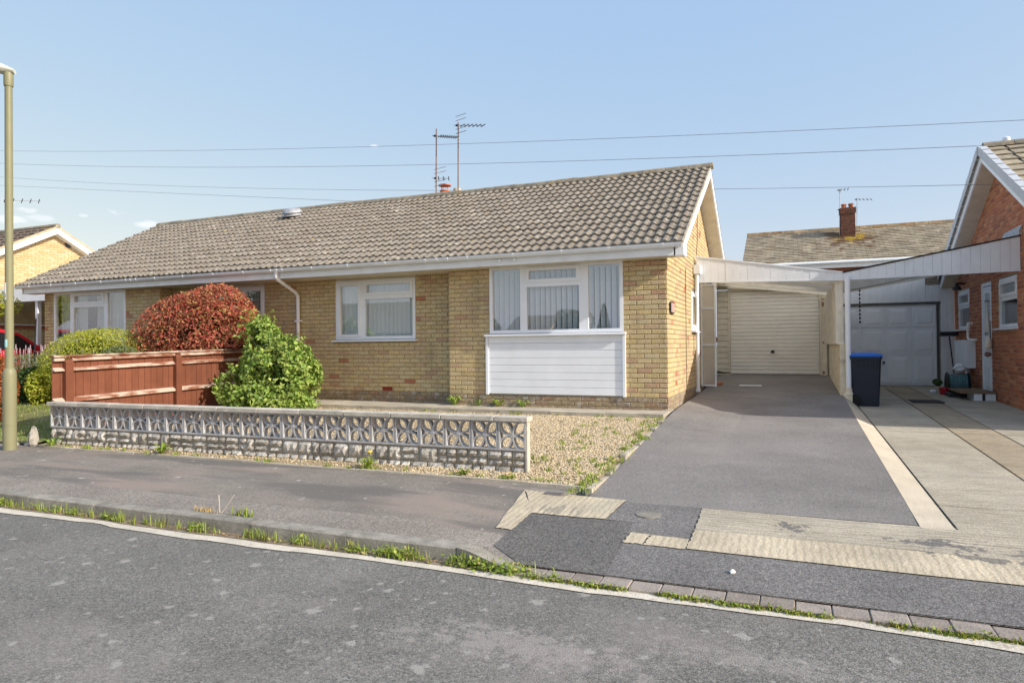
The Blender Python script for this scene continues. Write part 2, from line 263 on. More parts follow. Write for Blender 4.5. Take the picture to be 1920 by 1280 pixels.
M['conc_y'] = conc('ribbed_cream_concrete', (.49,.42,.30), (.55,.48,.355), (4, .3, 1), q=.35, ribs=('X', .05, .15, 3.5), more=[dict(s=9, lo=.53, hi=.56, c=(.17,.16,.145), a=.85, off=2, at=(2.85, -5.36, -.39), r=(.5, .1, 1)), dict(s=7, lo=.50, hi=.55, c=(.27,.245,.20), a=.8, off=2, st=(5, .5, 1), at=(-.02, -5.16, -.37), r=(.34, .26, 1))])
M['conc_strip'] = mat('smooth_cream_concrete', [(.50,.44,.34), (.56,.49,.38)], rough=.85, var=.1, vscale=3, fine=.1, bump=.2, layers=[dict(s=3, lo=.55, hi=.75, c=(.36,.31,.24), a=.4)])
M['conc_tan'] = conc('tan_worn_concrete', (.34,.28,.19), (.42,.35,.245), (.6, 2, 1))
M['slab'] = mat('path_concrete', [(.40,.365,.29), (.50,.455,.37)], rough=.9, var=.2, vscale=3, fine=.15, bump=.5, bscale=50, layers=[dict(s=4, lo=.55, hi=.7, c=(.20,.18,.14), a=.6, st=(.6, 2, 1))])
M['kerb'] = mat('kerb_concrete', [(.25,.235,.20), (.31,.29,.25)], rough=.9, rnd='obj', var=.28, vscale=7, fine=.2, bump=.5, bscale=70, layers=[dict(s=10, lo=.58, hi=.68, c=(.16,.155,.14), a=.6)])
M['edging'] = mat('edging_block', [(.27,.235,.205), (.32,.28,.245), (.245,.21,.18)], rnd='obj', var=.15, vscale=12, fine=.25, bump=.5, bscale=80)
M['channel'] = mat('gutter_concrete', [(.56,.51,.42), (.62,.57,.48)], var=.15, vscale=8, fine=.15, bump=.5, bscale=60, layers=[dict(s=9, lo=.62, hi=.7, c=(.32,.28,.23), a=.6)])
M['soil'] = mat('soil', [(.15,.12,.085), (.30,.24,.165)], var=.3, vscale=15, bump=.8, bscale=40)
M['gravelbed'] = mat('gravel_bed', [(.30,.24,.15), (.40,.32,.20)], var=.2, vscale=40, bump=.8, bscale=60)
M['pebble'] = mat('pebble', [(.49,.39,.24), (.60,.50,.335), (.54,.43,.26), (.40,.31,.20), (.68,.60,.45), (.29,.235,.175)], rnd='isl', var=.12, vscale=30)
M['lawnbase'] = mat('lawn_soil', [(.15,.16,.05), (.30,.27,.14)], var=.3, vscale=6, bump=.6)
M['ground'] = mat('ground_earth', [(.10,.11,.05), (.16,.15,.09)], var=.3, vscale=.5)
M['block'] = mat('screen_block_concrete', [(.36,.372,.39), (.41,.418,.43), (.43,.43,.425)], rnd='obj', var=.15, vscale=14, fine=.12, bump=.4, bscale=70)
M['coping'] = mat('coping_concrete', [(.46,.43,.36), (.54,.50,.43)], rnd='obj', var=.2, vscale=6, bump=.4, layers=[dict(s=9, lo=.62, hi=.68, c=(.66,.64,.58), a=.7), dict(s=5, lo=.58, hi=.7, c=(.20,.19,.16), a=.5, off=6)])
M['stone'] = mat('rock_face_stone', [(.36,.34,.30), (.45,.43,.385), (.30,.285,.255), (.52,.505,.47)], rnd='obj', var=.3, vscale=22, bump=1, bscale=55, layers=[dict(s=7, lo=.58, hi=.66, c=(.66,.66,.64), a=.7, off=5), dict(s=8, lo=.58, hi=.68, c=(.15,.14,.12), a=.6)])
M['wood_red'] = mat('red_brown_fence_stain', [(.155,.055,.03), (.19,.07,.04)], rnd='obj', rough=.8, var=.15, vscale=5, bump=.3, layers=[dict(s=8, lo=.6, hi=.75, c=(.12,.042,.022), a=.5, st=(1, 1, .15))])
M['wood_pale'] = mat('faded_fence_rail', [(.20,.075,.04), (.25,.10,.06)], rough=.85, var=.15, vscale=8, bump=.3, layers=[dict(s=8, lo=.40, hi=.56, c=(.52,.44,.36), a=.9, st=(1, .35, 1))])
M['lamp'] = mat('sage_green_paint', (.215,.215,.125), rough=.5, var=.05, vscale=4, spec=.4)
LEAF = dict(rough=.55, rnd='isl', spec=.3, var=.2, vscale=5, trans=.28)
M['leaf_red'] = mat('red_leaf', [(.27,.06,.035), (.45,.095,.065), (.50,.16,.075), (.50,.10,.11), (.28,.20,.055), (.46,.26,.10), (.58,.19,.14)], layers=[dict(s=1.6, lo=.58, hi=.7, c=(.20,.16,.04), a=.45)], **LEAF)
M['leaf_green'] = mat('green_leaf', [(.12,.22,.03), (.24,.38,.06), (.38,.50,.12), (.18,.30,.06), (.48,.54,.14), (.30,.43,.15)], layers=[dict(s=2.2, lo=.55, hi=.7, c=(.26,.28,.05), a=.45)], **LEAF)
M['leaf_lime'] = mat('lime_leaf', [(.28,.33,.025), (.40,.45,.04), (.50,.53,.07), (.33,.38,.035), (.42,.34,.08)], **LEAF)
M['leaf_sage'] = mat('grey_green_leaf', [(.12,.17,.06), (.20,.24,.10), (.16,.20,.09)], **LEAF)
M['leaf_orange'] = mat('orange_leaf', [(.36,.09,.02), (.44,.14,.03), (.25,.07,.02), (.40,.20,.08)], **LEAF)
M['leaf_red_shade'] = mat('shaded_inner_leaf', [(.09,.035,.02), (.13,.045,.03), (.08,.06,.02)], **LEAF)  # shade inside the red dome, put into a darker leaf colour
M['leaf_dark'] = mat('dark_leaf', [(.03,.06,.015), (.05,.09,.02), (.08,.13,.03)], **LEAF)  # dark plants' own colour; as inner_foliage it paints the shade inside lighter shrubs
M['grass'] = mat('grass_blade', [(.14,.22,.04), (.22,.31,.06), (.30,.36,.10), (.40,.37,.18), (.17,.26,.04)], **LEAF)
M['weed'] = mat('weed_leaf', [(.18,.28,.03), (.27,.37,.05), (.36,.43,.08), (.22,.31,.05), (.44,.35,.16)], **LEAF)
M['bark'] = mat('bark', [(.12,.085,.06), (.20,.15,.11)], bump=.6)
M['carred'] = mat('red_car_paint', (.45,.012,.025), rough=.35, spec=.3, var=.02); M['rubber'] = mat('tyre_rubber', (.02,.02,.02), rough=.8)
M['carglass'] = glass('car_glass', 1.8, (.25, .28, .28))
M['binbody'] = mat('dark_navy_plastic', (.022,.028,.045), rough=.42, var=.1, vscale=5); M['binlid'] = mat('blue_plastic', (.01,.13,.55), rough=.4, var=.08)
M['wire'] = mat('wire_grey', (.16,.17,.19), rough=.6)
M['yellow'] = mat('dandelion_yellow', (.75,.5,.02)); M['pink'] = mat('pink_petal', (.7,.25,.4)); M['redplastic'] = mat('red_plastic', (.4,.02,.03), rough=.4)
M['teal'] = mat('grey_green_hose', (.10,.20,.22), rough=.5); M['woodtop'] = mat('brown_board', (.20,.14,.085)); M['stonewhite'] = mat('white_stone', (.72,.70,.66))
M['mastpink'] = mat('oxide_mast', [(.16,.115,.105), (.21,.15,.135)], rough=.7, metal=.1)

# ------------------------------------------------------------------ terrain heights
def sm(a, b, x): t = min(1, max(0, (x-a)/(b-a))); return t*t*(3-2*t)
def Pz(X, Y):
    l = float(np.interp(Y, [-6.1, -4.2], [-.365, -.33])); r = float(np.interp(Y, [-6.45, -4.2], [-.445, -.345])); t = sm(-1.2, .3, X); return l*(1-t)+r*t
def Dz(X, Y):
    return float(np.interp(Y, [-4.7, -4.2, 0, 3, 7.5], [-.368, -.34, -.03, .02, .215])) - .12*sm(0, 1.2, X)*(max(0, (Y+4.2)/4.2) if Y < 0 else max(0, 1-Y/3))
def Nz(X, Y): return float(np.interp(Y, [-4.8, -4.2, 0, 3, 7.8], [-.37, -.355, -.235, -.16, -.06]))
def Gz(X, Y): return float(np.interp(Y, [-4.4, -4.2, -.9, 0], [-.33, -.31, -.115, -.09]))
def LGz(X, Y): return float(np.interp(Y, [-4.4, -3, -1.5, 0, 4], [-.31, -.1, -.02, .02, .05]))
def grid(name, xs, ys, zf, m, kind='structure', parent=None, lo=None, hi=None, dz=0):
    """sheet over xs (columns); ys are fractions 0..1 between lo(x) and hi(x), or absolute when lo is None"""
    v = []; f = []; nx, ny = len(xs), len(ys)
    for x in xs:
        for y in ys:
            yy = y if lo is None else lo(x)*(1-y)+hi(x)*y
            v.append((x, yy, zf(x, yy)+dz))
    for i in range(nx-1):
        for j in range(ny-1): a = i*ny+j; f.append((a, a+ny, a+ny+1, a+1))
    me = bpy.data.meshes.new(name); me.from_pydata(v, [], f); me.materials.append(m)
    return link(name, me, None, parent, None, kind)
def quad_sheet(name, c, zf, m, dz=.004, n=8, kind='structure', jag=0, parent=None):
    """c: four corners (x,y) anticlockwise, laid on the ground surface with a small thickness"""
    v = []; f = []; c = [Vector(p) for p in c]
    for i in range(n+1):
        for j in range(n+1):
            s, t = i/n, j/n
            p = c[0]*(1-s)*(1-t)+c[1]*s*(1-t)+c[2]*s*t+c[3]*(1-s)*t
            if jag and (i in (0, n) or j in (0, n)): p = p+Vector((random.uniform(-jag, jag), random.uniform(-jag, jag)))
            v.append((p.x, p.y, zf(p.x, p.y)+dz))
    for i in range(n):
        for j in range(n): a = i*(n+1)+j; f.append((a, a+n+1, a+n+2, a+1))
    me = bpy.data.meshes.new(name); me.from_pydata(v, [], f); me.materials.append(m)
    return link(name, me, None, parent, None, kind)
lin = lambda a, b, n: list(np.linspace(a, b, n))
xs_w = [-900, -300, -120] + lin(-60, 40, 26) + [120, 300, 900]
def ground_z(X, Y):
    if -20 < X < 16: return float(np.interp(Y, [-7, -4.6, 0, 9], [-.66, -.6, -.42, -.35]))
    return float(np.interp(Y, [-7, -4.6, 0, 9], [-.66, -.55, -.3, -.25]))
grid('ground', xs_w, [-900, -200, -60, -30, -16, -7, -4.6, -2, 0, 4, 9, 20, 60, 200, 900], ground_z, M['ground'])
grid('road', [-300, -60] + lin(-24, 20, 12) + [60, 300], lin(-14.6, -6.5, 5), lambda X, Y: -.47-.012*max(0, (-Y-6.5))*0, M['road'])
grid('far_pavement', [-300, -60, 60, 300], [-17, -14.72], lambda X, Y: -.37, M['pave'])
MB().box(-300, 300, -14.72, -14.6, -.62, -.362).obj('far_kerb', M['kerb'], kind='structure')
# pavement: worn inner part, coarse strip along the kerb
XP = [-200, -40] + lin(-20, -2, 19) + lin(-1.8, .6, 13) + lin(1, 8, 8) + [20, 60, 200]
inner = lambda x: -5.86 if x < -.3 else (-5.86)
grid('pavement', XP, lin(0, 1, 7), Pz, M['pave'], lo=lambda x: inner(x), hi=lambda x: -4.18 if x < -.02 else -4.69)
grid('pavement_kerb_strip', XP, [0, .5, 1], Pz, M['pave2'], lo=lambda x: -6.27 if x < -.35 else -6.34, hi=inner, dz=-.0005)
# road edge: concrete channel with a broken edge, and the soil line against the kerb
xj = lin(-24, 14, 260)
jit = {}
for x in xj: jit[x] = (random.uniform(-.024, .024) if random.random() < .35 or not jit else jit[list(jit)[-1]]+random.uniform(-.006, .006))
grid('gutter_channel', xj, [0, .5, 1], lambda X, Y: -.464, M['channel'], lo=lambda x: -6.575+jit[x]-.012*math.sin(x*2.3), hi=lambda x: -6.462+.35*jit[x])
grid('gutter_soil', xj, [0, 1], lambda X, Y: -.459 if Y > -6.45 else -.4605, M['soil'], lo=lambda x: -6.478+.6*jit[x], hi=lambda x: -6.37)
# kerb stones
kerb = tag(MB().box(-60, -.32, -6.37, -6.275, -.62, -.40).obj('kerb', M['mortar'], kind='structure'))
kme = MB().prism([(-6.385, -.60), (-6.262, -.60), (-6.262, -.364), (-6.375, -.364), (-6.385, -.374)], 'x', 0, .864).mesh('kerb_stone', M['kerb'])
for k in range(28):
    link('kerb_stone', kme, None, kerb, Matrix.Translation((-.30-.87*(k+1)+random.uniform(-.003, .003), random.uniform(-.004, .004), random.uniform(-.004, .004))))
dk = MB(); n = 6
for i in range(n):
    xa, xb = -.298+.437*i/n, -.298+.437*(i+1)/n; za, zb = -.364-.084*sm(0, 1, i/n), -.364-.084*sm(0, 1, (i+1)/n)
    dk.add([(xa,-6.385-.05*i/n,-.6),(xb,-6.385-.05*(i+1)/n,-.6),(xb,-6.262-.06*(i+1)/n,-.6),(xa,-6.262-.06*i/n,-.6),(xa,-6.385-.05*i/n,za),(xb,-6.385-.05*(i+1)/n,zb),(xb,-6.262-.06*(i+1)/n,zb),(xa,-6.262-.06*i/n,za)],
           [(0,1,5,4),(2,3,7,6),(4,5,6,7)] + ([(3,0,4,7)] if i == 0 else []) + ([(1,2,6,5)] if i == n-1 else []))
dk.obj('kerb_stone', M['kerb'], kerb, smooth=False)
dkerb = MB().box(.142, 12, -6.46, -6.345, -.62, -.47).obj('dropped_kerb', M['mortar'], kind='structure')
eme = MB().cbox(0, .1745, -6.475, -6.332, -.60, -.4455, .005).mesh('edging_block', M['edging'])
for k in range(52):
    link('edging_block', eme, None, dkerb, Matrix.Translation((.146+.178*k, random.uniform(-.006, .006), random.uniform(-.004, .003))))
# pavement crossing: patches of concrete and tarmac
PA = lambda X, Y: Pz(X, Y)
quad_sheet('concrete_patch', [(-.30,-5.76), (-.17,-5.75), (-.19,-5.29), (-.50,-4.66)], PA, M['conc_y'], .008, jag=.006)
quad_sheet('concrete_patch', [(-.189,-5.294), (.40,-5.25), (.435,-4.68), (-.496,-4.656)], PA, M['conc_y'], .008, jag=.005)
quad_sheet('tarmac_patch', [(-.16,-6.10), (.13,-6.338), (.21,-5.28), (-.205,-5.305)], PA, M['patch'], .004, 8)
quad_sheet('tarmac_patch', [(.13,-6.338), (.69,-6.339), (.62,-5.255), (.21,-5.28)], PA, M['patch'], .004, 8)
quad_sheet('tarmac_patch', [(.405,-5.252), (1.064,-5.255), (1.06,-4.72), (.44,-4.69)], PA, M['patch2'], .004, 6)
quad_sheet('tarmac_patch', [(.637,-5.54), (1.07,-5.54), (1.064,-5.255), (.62,-5.252)], PA, M['patch2'], .004, 6)
quad_sheet('tarmac_patch', [(.69,-6.336), (14,-6.34), (14,-5.72), (.645,-5.72)], PA, M['patch2'], .004, 12)
cs = quad_sheet('concrete_strip', [(.65,-5.735), (.785,-5.74), (.80,-5.53), (.665,-5.51)], PA, M['conc_y'], .010, jag=.008)
quad_sheet('concrete_strip', [(.795,-5.745), (1.075,-5.745), (1.07,-5.535), (.81,-5.525)], PA, M['conc_y'], .010, jag=.007)
quad_sheet('concrete_strip', [(1.085,-5.74), (6,-5.80), (6,-5.36), (1.08,-5.305)], PA, M['conc_y'], .011, 14, jag=.007)
quad_sheet('concrete_strip', [(1.08,-5.298), (6,-5.352), (6,-4.80), (1.065,-4.73)], PA, M['conc_x'], .008, 14, jag=.007)
# private ground
XD = lin(.1, 2.575, 9)
grid('driveway', XD, lin(-4.72, 7.3, 30), Dz, M['drive'], dz=.004)
XSs = lin(0, 1, 3)
def strip_z(X, Y): t = (X-2.575)/.215; return Dz(2.575, Y)*(1-t)+Nz(2.8, Y)*t+.006
grid('drive_edge_strip', lin(2.575, 2.79, 4), lin(-4.79, 2.95, 20), strip_z, M['conc_strip'])
grid('drive_edge_strip', lin(2.575, 2.79, 4), lin(2.95, 7.8, 8), strip_z, M['slab'])
nd = grid('neighbour_driveway', lin(2.78, 5.25, 6), lin(-4.85, 7.9, 16), lambda X, Y: Nz(X, Y)-.03, M['soil'])
grid('neighbour_front_ground', lin(5.2, 24, 8), lin(-4.75, .3, 6), lambda X, Y: Nz(X, Y)-.01, M['lawnbase'])
def slab(x0, x1, y0, y1, m):
    b = MB(); ys = lin(y0, y1, 8)
    for i in range(7):
        a, c = ys[i], ys[i+1]; za, zc = Nz(0, a)+.005, Nz(0, c)+.005
        b.add([(x0,a,za-.06),(x1,a,za-.06),(x1,c,zc-.06),(x0,c,zc-.06),(x0,a,za),(x1,a,za),(x1,c,zc),(x0,c,zc)], [(4,5,6,7),(3,0,4,7),(1,2,6,5)] + ([(0,1,5,4)] if i == 0 else []) + ([(2,3,7,6)] if i == 6 else []))
    return b.obj('concrete_slab', m, nd)
for (x0, x1, m) in ((2.81, 3.665, M['conc_x']), (3.69, 4.19, M['conc_tan']), (4.215, 5.17, M['conc_x'])):
    for (a, b) in ((-4.86, -4.06), (-4.045, -.02), (0, 3.9), (3.915, 7.78)): slab(x0, x1, a, b, m)
grid('gravel_bed', lin(-7.7, .06, 12), lin(-4.42, -.3, 12), Gz, M['gravelbed'])
b = MB()
for i in range(9):
    x0, x1 = -7.7+i*.86, -7.7+(i+1)*.86-.008
    b.box(x0, min(x1, .03), -.60+random.uniform(-.012, .012), .32, -.3, -.046+random.uniform(-.004, .004))
b.obj('garden_path', M['slab'], kind='structure')
b = MB(); x = -7.62
while x < .02:
    w = random.uniform(.5, .9); b.box(x, min(x+w-.006, .03), -4.455+random.uniform(-.006, .006), -4.405, -.45, Pz(x, -4.43)+random.uniform(.012, .022)); x += w
b.obj('pavement_edging', M['slab'], kind='structure')
b = MB(); y = -4.55
while y < -.75:
    w = random.uniform(.35, .8)
    b.box(.035, .095, y, y+w-.05, -.55, Dz(.1, y+w/2)+random.uniform(.0, .03)); y += w
b.obj('drive_kerb_edging', M['slab'], kind='structure')
grid('lawn', lin(-14.5, -7.74, 10), lin(-4.42, .35, 10), LGz, M['lawnbase'])
grid('left_driveway', lin(-40, -14.5, 10), lin(-4.42, 9, 10), LGz, M['slab'])

# ------------------------------------------------------------------ brickwork
def brick_mesh(w, h=.065, d=.04, j=0.003):
    r = lambda: random.uniform(-j, j)
    c = .006; y = random.uniform(-.001, .001)
    b = MB(); o = [(0+r()*.5, 0, 0+r()*.3), (w+r()*.5, 0, 0+r()*.3), (w+r()*.5, 0, h+r()*.3), (0+r()*.5, 0, h+r()*.3)]
    inn = [(o[0][0]+c, -.004+y, o[0][2]+c), (o[1][0]-c, -.004+y, o[1][2]+c), (o[2][0]-c, -.004+y, o[2][2]-c), (o[3][0]+c, -.004+y, o[3][2]-c)]
    back = [(p[0], d, p[2]) for p in o]
    return b.add(inn + o + back, [(0,1,2,3)] + [(i, 4+i, 4+(i+1) % 4, (i+1) % 4) for i in range(4)] + [(4+i, 8+i, 8+(i+1) % 4, 4+(i+1) % 4) for i in range(4)])
STD = [brick_mesh(.215).mesh('brick') for _ in range(5)]; HALF = [brick_mesh(.1025).mesh('half_brick') for _ in range(2)]
def wall_frame(origin, u, n):
    """matrix: local x along u, local -y = outward normal n, local z up"""
    u = Vector(u); n = Vector(n); y = -n
    return Matrix(((u.x, y.x, 0, origin[0]), (u.y, y.y, 0, origin[1]), (0, 0, 1, origin[2]), (0, 0, 0, 1)))
def bricks(L, H, openings, top=None, z0=0, quoin0=True):
    """list of (u, z, w) for stretcher bond with openings [(u0,u1,z0,z1)] cut out; top(u) limits height"""
    out = []; k = 0; z = z0
    while z < H-.03:
        ivs = [(0.0, L)]
        for (a, b_, c, d) in openings:
            if z+.065 > c+.004 and z < d-.01:
                nv = []
                for (p, q) in ivs:
                    if b_ <= p or a >= q: nv.append((p, q)); continue
                    if a > p: nv.append((p, a))
                    if b_ < q: nv.append((b_, q))
                ivs = nv
        off = 0 if k % 2 == 0 else -.1125
        i0 = 0
        u = off
        while u < L:
            for (p, q) in ivs:
                a, b_ = max(u, p), min(u+.215, q)
                if b_-a > .025 and (top is None or z+.07 < top((a+b_)/2)): out.append((a, z, b_-a))
            u += .225
        z += .075; k += 1
    return out
def build_bricks(parent, walls, mo, mi, limit, name='brick', cam_xy=(1.75, -10.3), plinth=None):
    allb = []
    for (mw, bl) in walls:
        for (u, z, w) in bl:
            p = mw @ Vector((u+w/2, 0, z)); allb.append(((p.x-cam_xy[0])**2+(p.y-cam_xy[1])**2, mw, u, z, w))
    allb.sort(key=lambda t: t[0])
    rest = MB(); pl = MB(); cnt = 0; cache = {}
    for (d, mw, u, z, w) in allb:
        full = abs(w-.215) < .004; half = abs(w-.1025) < .012
        t = mw @ Matrix.Translation((u, 0, z))
        isp = plinth is not None and (mw @ Vector((0, 0, z))).z < plinth
        if cnt < limit and not isp:
            if full: me = random.choice(STD)
            else:
                key = round(w, 2)
                if key not in cache: cache[key] = brick_mesh(w).mesh('cut_brick')
                me = cache[key]
            me2 = me
            if len(me.materials) == 0: me.materials.append(mo)
            o = link(name, me2, None, parent)
            o.matrix_basis = t
            if me.materials[0] != mo:
                o.material_slots[0].link = 'OBJECT'; o.material_slots[0].material = mo
            cnt += 1
        else:
            m_ = brick_mesh(w); tgt = pl if isp else rest
            tgt.add([t @ Vector(p) for p in m_.v], m_.f)
    if rest.v: link('brickwork', rest.mesh('brickwork', mi), None, parent, None, 'stuff')
    if pl.v: link('plinth_brickwork', pl.mesh('plinth_brickwork', M['plinth']), None, parent, None, 'stuff')

# ------------------------------------------------------------------ windows
def window(parent, mw, w, h, lights, mull, sill=True, blind=None, frame=.055, depth=.07, name='window', mf=None, proud=.0, curtain=False):
    """frame mesh in wall coordinates (x along wall, -y out, z up). lights: (x0,x1,z0,z1,opening) clear glass cells; mull: list of bars (x0,x1,z0,z1)"""
    mf = mf or M['upvc']; f = MB(); y0, y1 = .015-proud, .015+depth-proud
    f.box(0, frame, y0, y1, 0, h); f.box(w-frame, w, y0, y1, 0, h); f.box(frame, w-frame, y0, y1, 0, frame); f.box(frame, w-frame, y0, y1, h-frame, h)
    for (a, b_, c, d) in mull: f.box(a, b_, y0+.002, y1-.002, c, d)
    fo = f.obj(name, mf, parent, mw=mw)
    for (a, b_, c, d, op) in lights:
        if op:
            s = .042; m_ = MB(); ya, yb = y0-.018, y1-.01
            m_.box(a-.012, a+s, ya, yb, c-.012, d+.012).box(b_-s, b_+.012, ya, yb, c-.012, d+.012).box(a+s, b_-s, ya, yb, c-.012, c+s).box(a+s, b_-s, ya, yb, d-s, d+.012)
            m_.obj('sash', mf, fo); a, b_, c, d = a+s, b_-s, c+s, d-s
        MB().box(a-.004, b_+.004, y0+.022, y0+.030, c-.004, d+.004).obj('pane', M['glass'], fo)
        bead = .008
    if sill: MB().prism([(.02, -.04), (-.085, -.045), (-.085, -.022), (.02, -.004)], 'x', -.05, w+.05).obj('sill', mf, fo)
    if blind:
        me = MB().add([(-.042, 0, 0), (0, .012, 0), (.042, -.004, 0), (-.042, 0, h-.12), (0, .012, h-.12), (.042, -.004, h-.12)], [(0, 1, 4, 3), (1, 2, 5, 4)]).mesh('blind_slat', M['blind'], True)
        x = .09
        while x < w-.07:
            link('blind_slat', me, None, fo, Matrix.Translation((x, .095, .05)) @ Matrix.Rotation(rad(blind+random.uniform(-3, 3)), 4, 'Z')); x += .092
        MB().box(.03, w-.03, .088, .12, h-.075, h-.035).obj('blind_rail', M['upvc'], fo)
    if curtain:
        for (a, b_) in curtain:
            nn = int((b_-a)/.02); v = []; fs = []
            for i in range(nn+1):
                x = a+(b_-a)*i/nn; y = .12+.018*math.sin(x*48)+.008*math.sin(x*91+1); v += [(x, y, .02), (x, y, h-.05)]
            for i in range(nn): fs.append((2*i, 2*i+2, 2*i+3, 2*i+1))
            MB().add(v, fs).obj('curtain', M['curtain'], fo, True)
    return fo

# ------------------------------------------------------------------ the pair of bungalows
SL = .5262          # roof slope, rise per metre
H = thing('bungalow', 'long yellow brick bungalow pair with low tiled roof and white windows', 'bungalow', (-7.2, 0, -.05))
ZB = -.15; HW = 2.40
yr = .31
# (origin, u, n, length, openings)
fr_r = wall_frame((-3.727, 0, ZB), (1, 0, 0), (0, -1, 0)); fr_m = wall_frame((-10.67, yr, ZB), (1, 0, 0), (0, -1, 0)); fr_l = wall_frame((-14.4, 0, ZB), (1, 0, 0), (0, -1, 0))
fr_s = wall_frame((0, 0, ZB), (0, 1, 0), (1, 0, 0)); fr_e = wall_frame((-10.67, 0, ZB), (0, 1, 0), (1, 0, 0))
bay_r = (.765, 3.055, .30, 2.6); win_m = (4.325, 6.09, 1.255, 2.6); win_m2 = (.85, 2.57, 1.255, 2.6); bay_l = (.34, 2.71, .30, 2.6)
gable = lambda u: (4.36-SL*abs(u-3.42))-ZB-.03
w_r = bricks(3.722, HW+.1, [bay_r]); w_m = bricks(6.94, HW+.1, [win_m, win_m2]); w_l = bricks(3.725, HW+.1, [bay_l])
w_s = bricks(6.84, 4.6, [(2.66, 3.36, 1.38, 2.12)], top=gable); w_e = bricks(.30, HW+.1, [])
build_bricks(H, [(fr_r, w_r), (fr_m, w_m), (fr_l, w_l), (fr_s, w_s), (fr_e, w_e)], M['brick_o'], M['brick_i'], 300, plinth=.13)
# mortar-coloured inner leaf behind the bricks
def leaf(segs, mw, L, Ht, ops, parent, m, name='wall', t=.1, y=.006):
    b = MB(); us = sorted({0, L, *[o[0] for o in ops], *[o[1] for o in ops]}); 
    for a, c in zip(us[:-1], us[1:]):
        zs = [(0, Ht)]
        for o in ops:
            if o[0] < (a+c)/2 < o[1]:
                nz = []
                for p, q in zs:
                    if o[2] > p: nz.append((p, min(q, o[2])))
                    if o[3] < q: nz.append((max(p, o[3]), q))
                zs = [s for s in nz if s[1]-s[0] > .01]
        for p, q in zs: b.box(a, c, y, t, p, q)
    return b.obj(name, m, parent, mw=mw)
leaf(None, fr_r, 3.715, HW+.1, [bay_r], H, M['mortar']); leaf(None, fr_m, 6.94, HW+.1, [win_m, win_m2], H, M['mortar']); leaf(None, fr_l, 3.72, HW+.1, [bay_l], H, M['mortar'])
MB().prism([(.006, -.3), (6.83, -.3), (6.83, 2.55), (3.42, 4.33), (.006, 2.55)], 'x', -.1, -.006).obj('wall', M['mortar'], H)
MB().prism([(.006, -.3), (6.83, -.3), (6.83, 2.55), (3.42, 4.33), (.006, 2.55)], 'x', -14.394, -14.3).obj('wall', M['mortar'], H)
MB().box(-14.4, 0, 6.74, 6.84, -.3, 2.5).obj('wall', M['mortar'], H)
MB().box(-10.72, -10.672, .006, .4, -.3, 2.4).obj('wall', M['mortar'], H); MB().box(-3.724, -3.68, .104, .4, -.3, 2.4).obj('wall', M['mortar'], H)
M['room'] = mat('pale_room_paint', (.74,.73,.70), var=.05)
MB().box(-14.3, -.11, 3.0, 3.05, -.3, 2.26).obj('room_wall', M['room'], H); MB().box(-14.3, -.11, .42, 3.0, -.28, -.2).obj('room_floor', M['slab'], H)
MB().box(-14.3, -.11, .42, 3.0, 2.30, 2.32).obj('ceiling', M['room'], H)
for xa in (-3.6, -6.9, -7.5, -10.6): MB().box(xa, xa+.06, .42, 3.0, -.2, 2.30).obj('room_wall', M['room'], H)
# head boards above windows, soffit, fascia, gutter
for (a, c) in ((-2.965, -.672), (-14.06, -11.69)): MB().box(a, c, .012, .06, 2.285, 2.40).obj('head_board', M['soffit'], H)
for (a, c) in ((-6.345, -4.58), (-9.82, -8.1)): MB().box(a, c, yr+.012, yr+.06, 2.225, 2.40).obj('head_board', M['soffit'], H)
MB().box(-14.62, .16, -.30, 0.0, 2.268, 2.282).box(-10.67, -3.727, 0.0, yr, 2.268, 2.282).obj('soffit', M['soffit'], H)
MB().box(-14.64, -7.205, -.325, -.30, 2.262, 2.405).box(-7.2, -2.96, -.325, -.30, 2.262, 2.405).box(-2.957, .18, -.325, -.30, 2.262, 2.405).obj('fascia', M['fascia'], H)
MB().prism([(-.325, 2.262), (-.02, 2.262), (-.02, 2.44), (-.325, 2.425)], 'x', .16, .30).obj('box_end', M['upvc'], H)
MB().prism([(-.325, 2.262), (-.02, 2.262), (-.02, 2.44), (-.325, 2.425)], 'x', -14.7, -14.62).obj('box_end', M['upvc'], H)
gp = [(-.335-.10*0, 2.435)] + [(-.39+.055*math.cos(a), 2.435-.062*math.sin(a)) for a in np.linspace(0, math.pi, 9)] + [(-.44+.055*math.cos(a)+.005-.005, 0) for a in []]
gi = [(-.39+.049*math.cos(a), 2.436-.056*math.sin(a)) for a in np.linspace(math.pi, 0, 9)]
gutter = MB().prism(gp[1:] + gi, 'x', -14.80, .285).obj('gutter', M['gutter'], H, True)
gb = MB().prism([(-.39+.062*math.cos(a), 2.438-.07*math.sin(a)) for a in np.linspace(0, math.pi, 9)] + [(-.39+.056*math.cos(a), 2.438-.063*math.sin(a)) for a in np.linspace(math.pi, 0, 9)], 'x', 0, .035).mesh('gutter_bracket', M['upvc'])
for x in lin(-14.3, -.0, 19): link('gutter_bracket', gb, None, gutter, Matrix.Translation((x+random.uniform(-.03, .03), 0, 0)))
for x in (-11.02, -10.86, -7.29, -7.02, -3.75, -3.55): link('gutter_bracket', gb, None, gutter, Matrix.Translation((x, 0, 0)))
dp = MB().tube([(-7.17, -.39, 2.39), (-7.17, -.39, 2.30), (-7.17, -.36, 2.25), (-7.19, .14, 2.05), (-7.20, .235, 1.99), (-7.20, .245, 1.92), (-7.20, .245, -.08)], .034, 10).obj('downpipe', M['upvc'], H, True)
MB().box(-7.26, -7.14, .205, .31, 1.47, 1.50).box(-7.26, -7.14, .205, .31, .55, .58).obj('pipe_clip', M['upvc'], dp)
MB().box(-6.995, -6.955, -.335, -.325, 2.31, 2.335).obj('fascia_clip', M['upvc'], H)
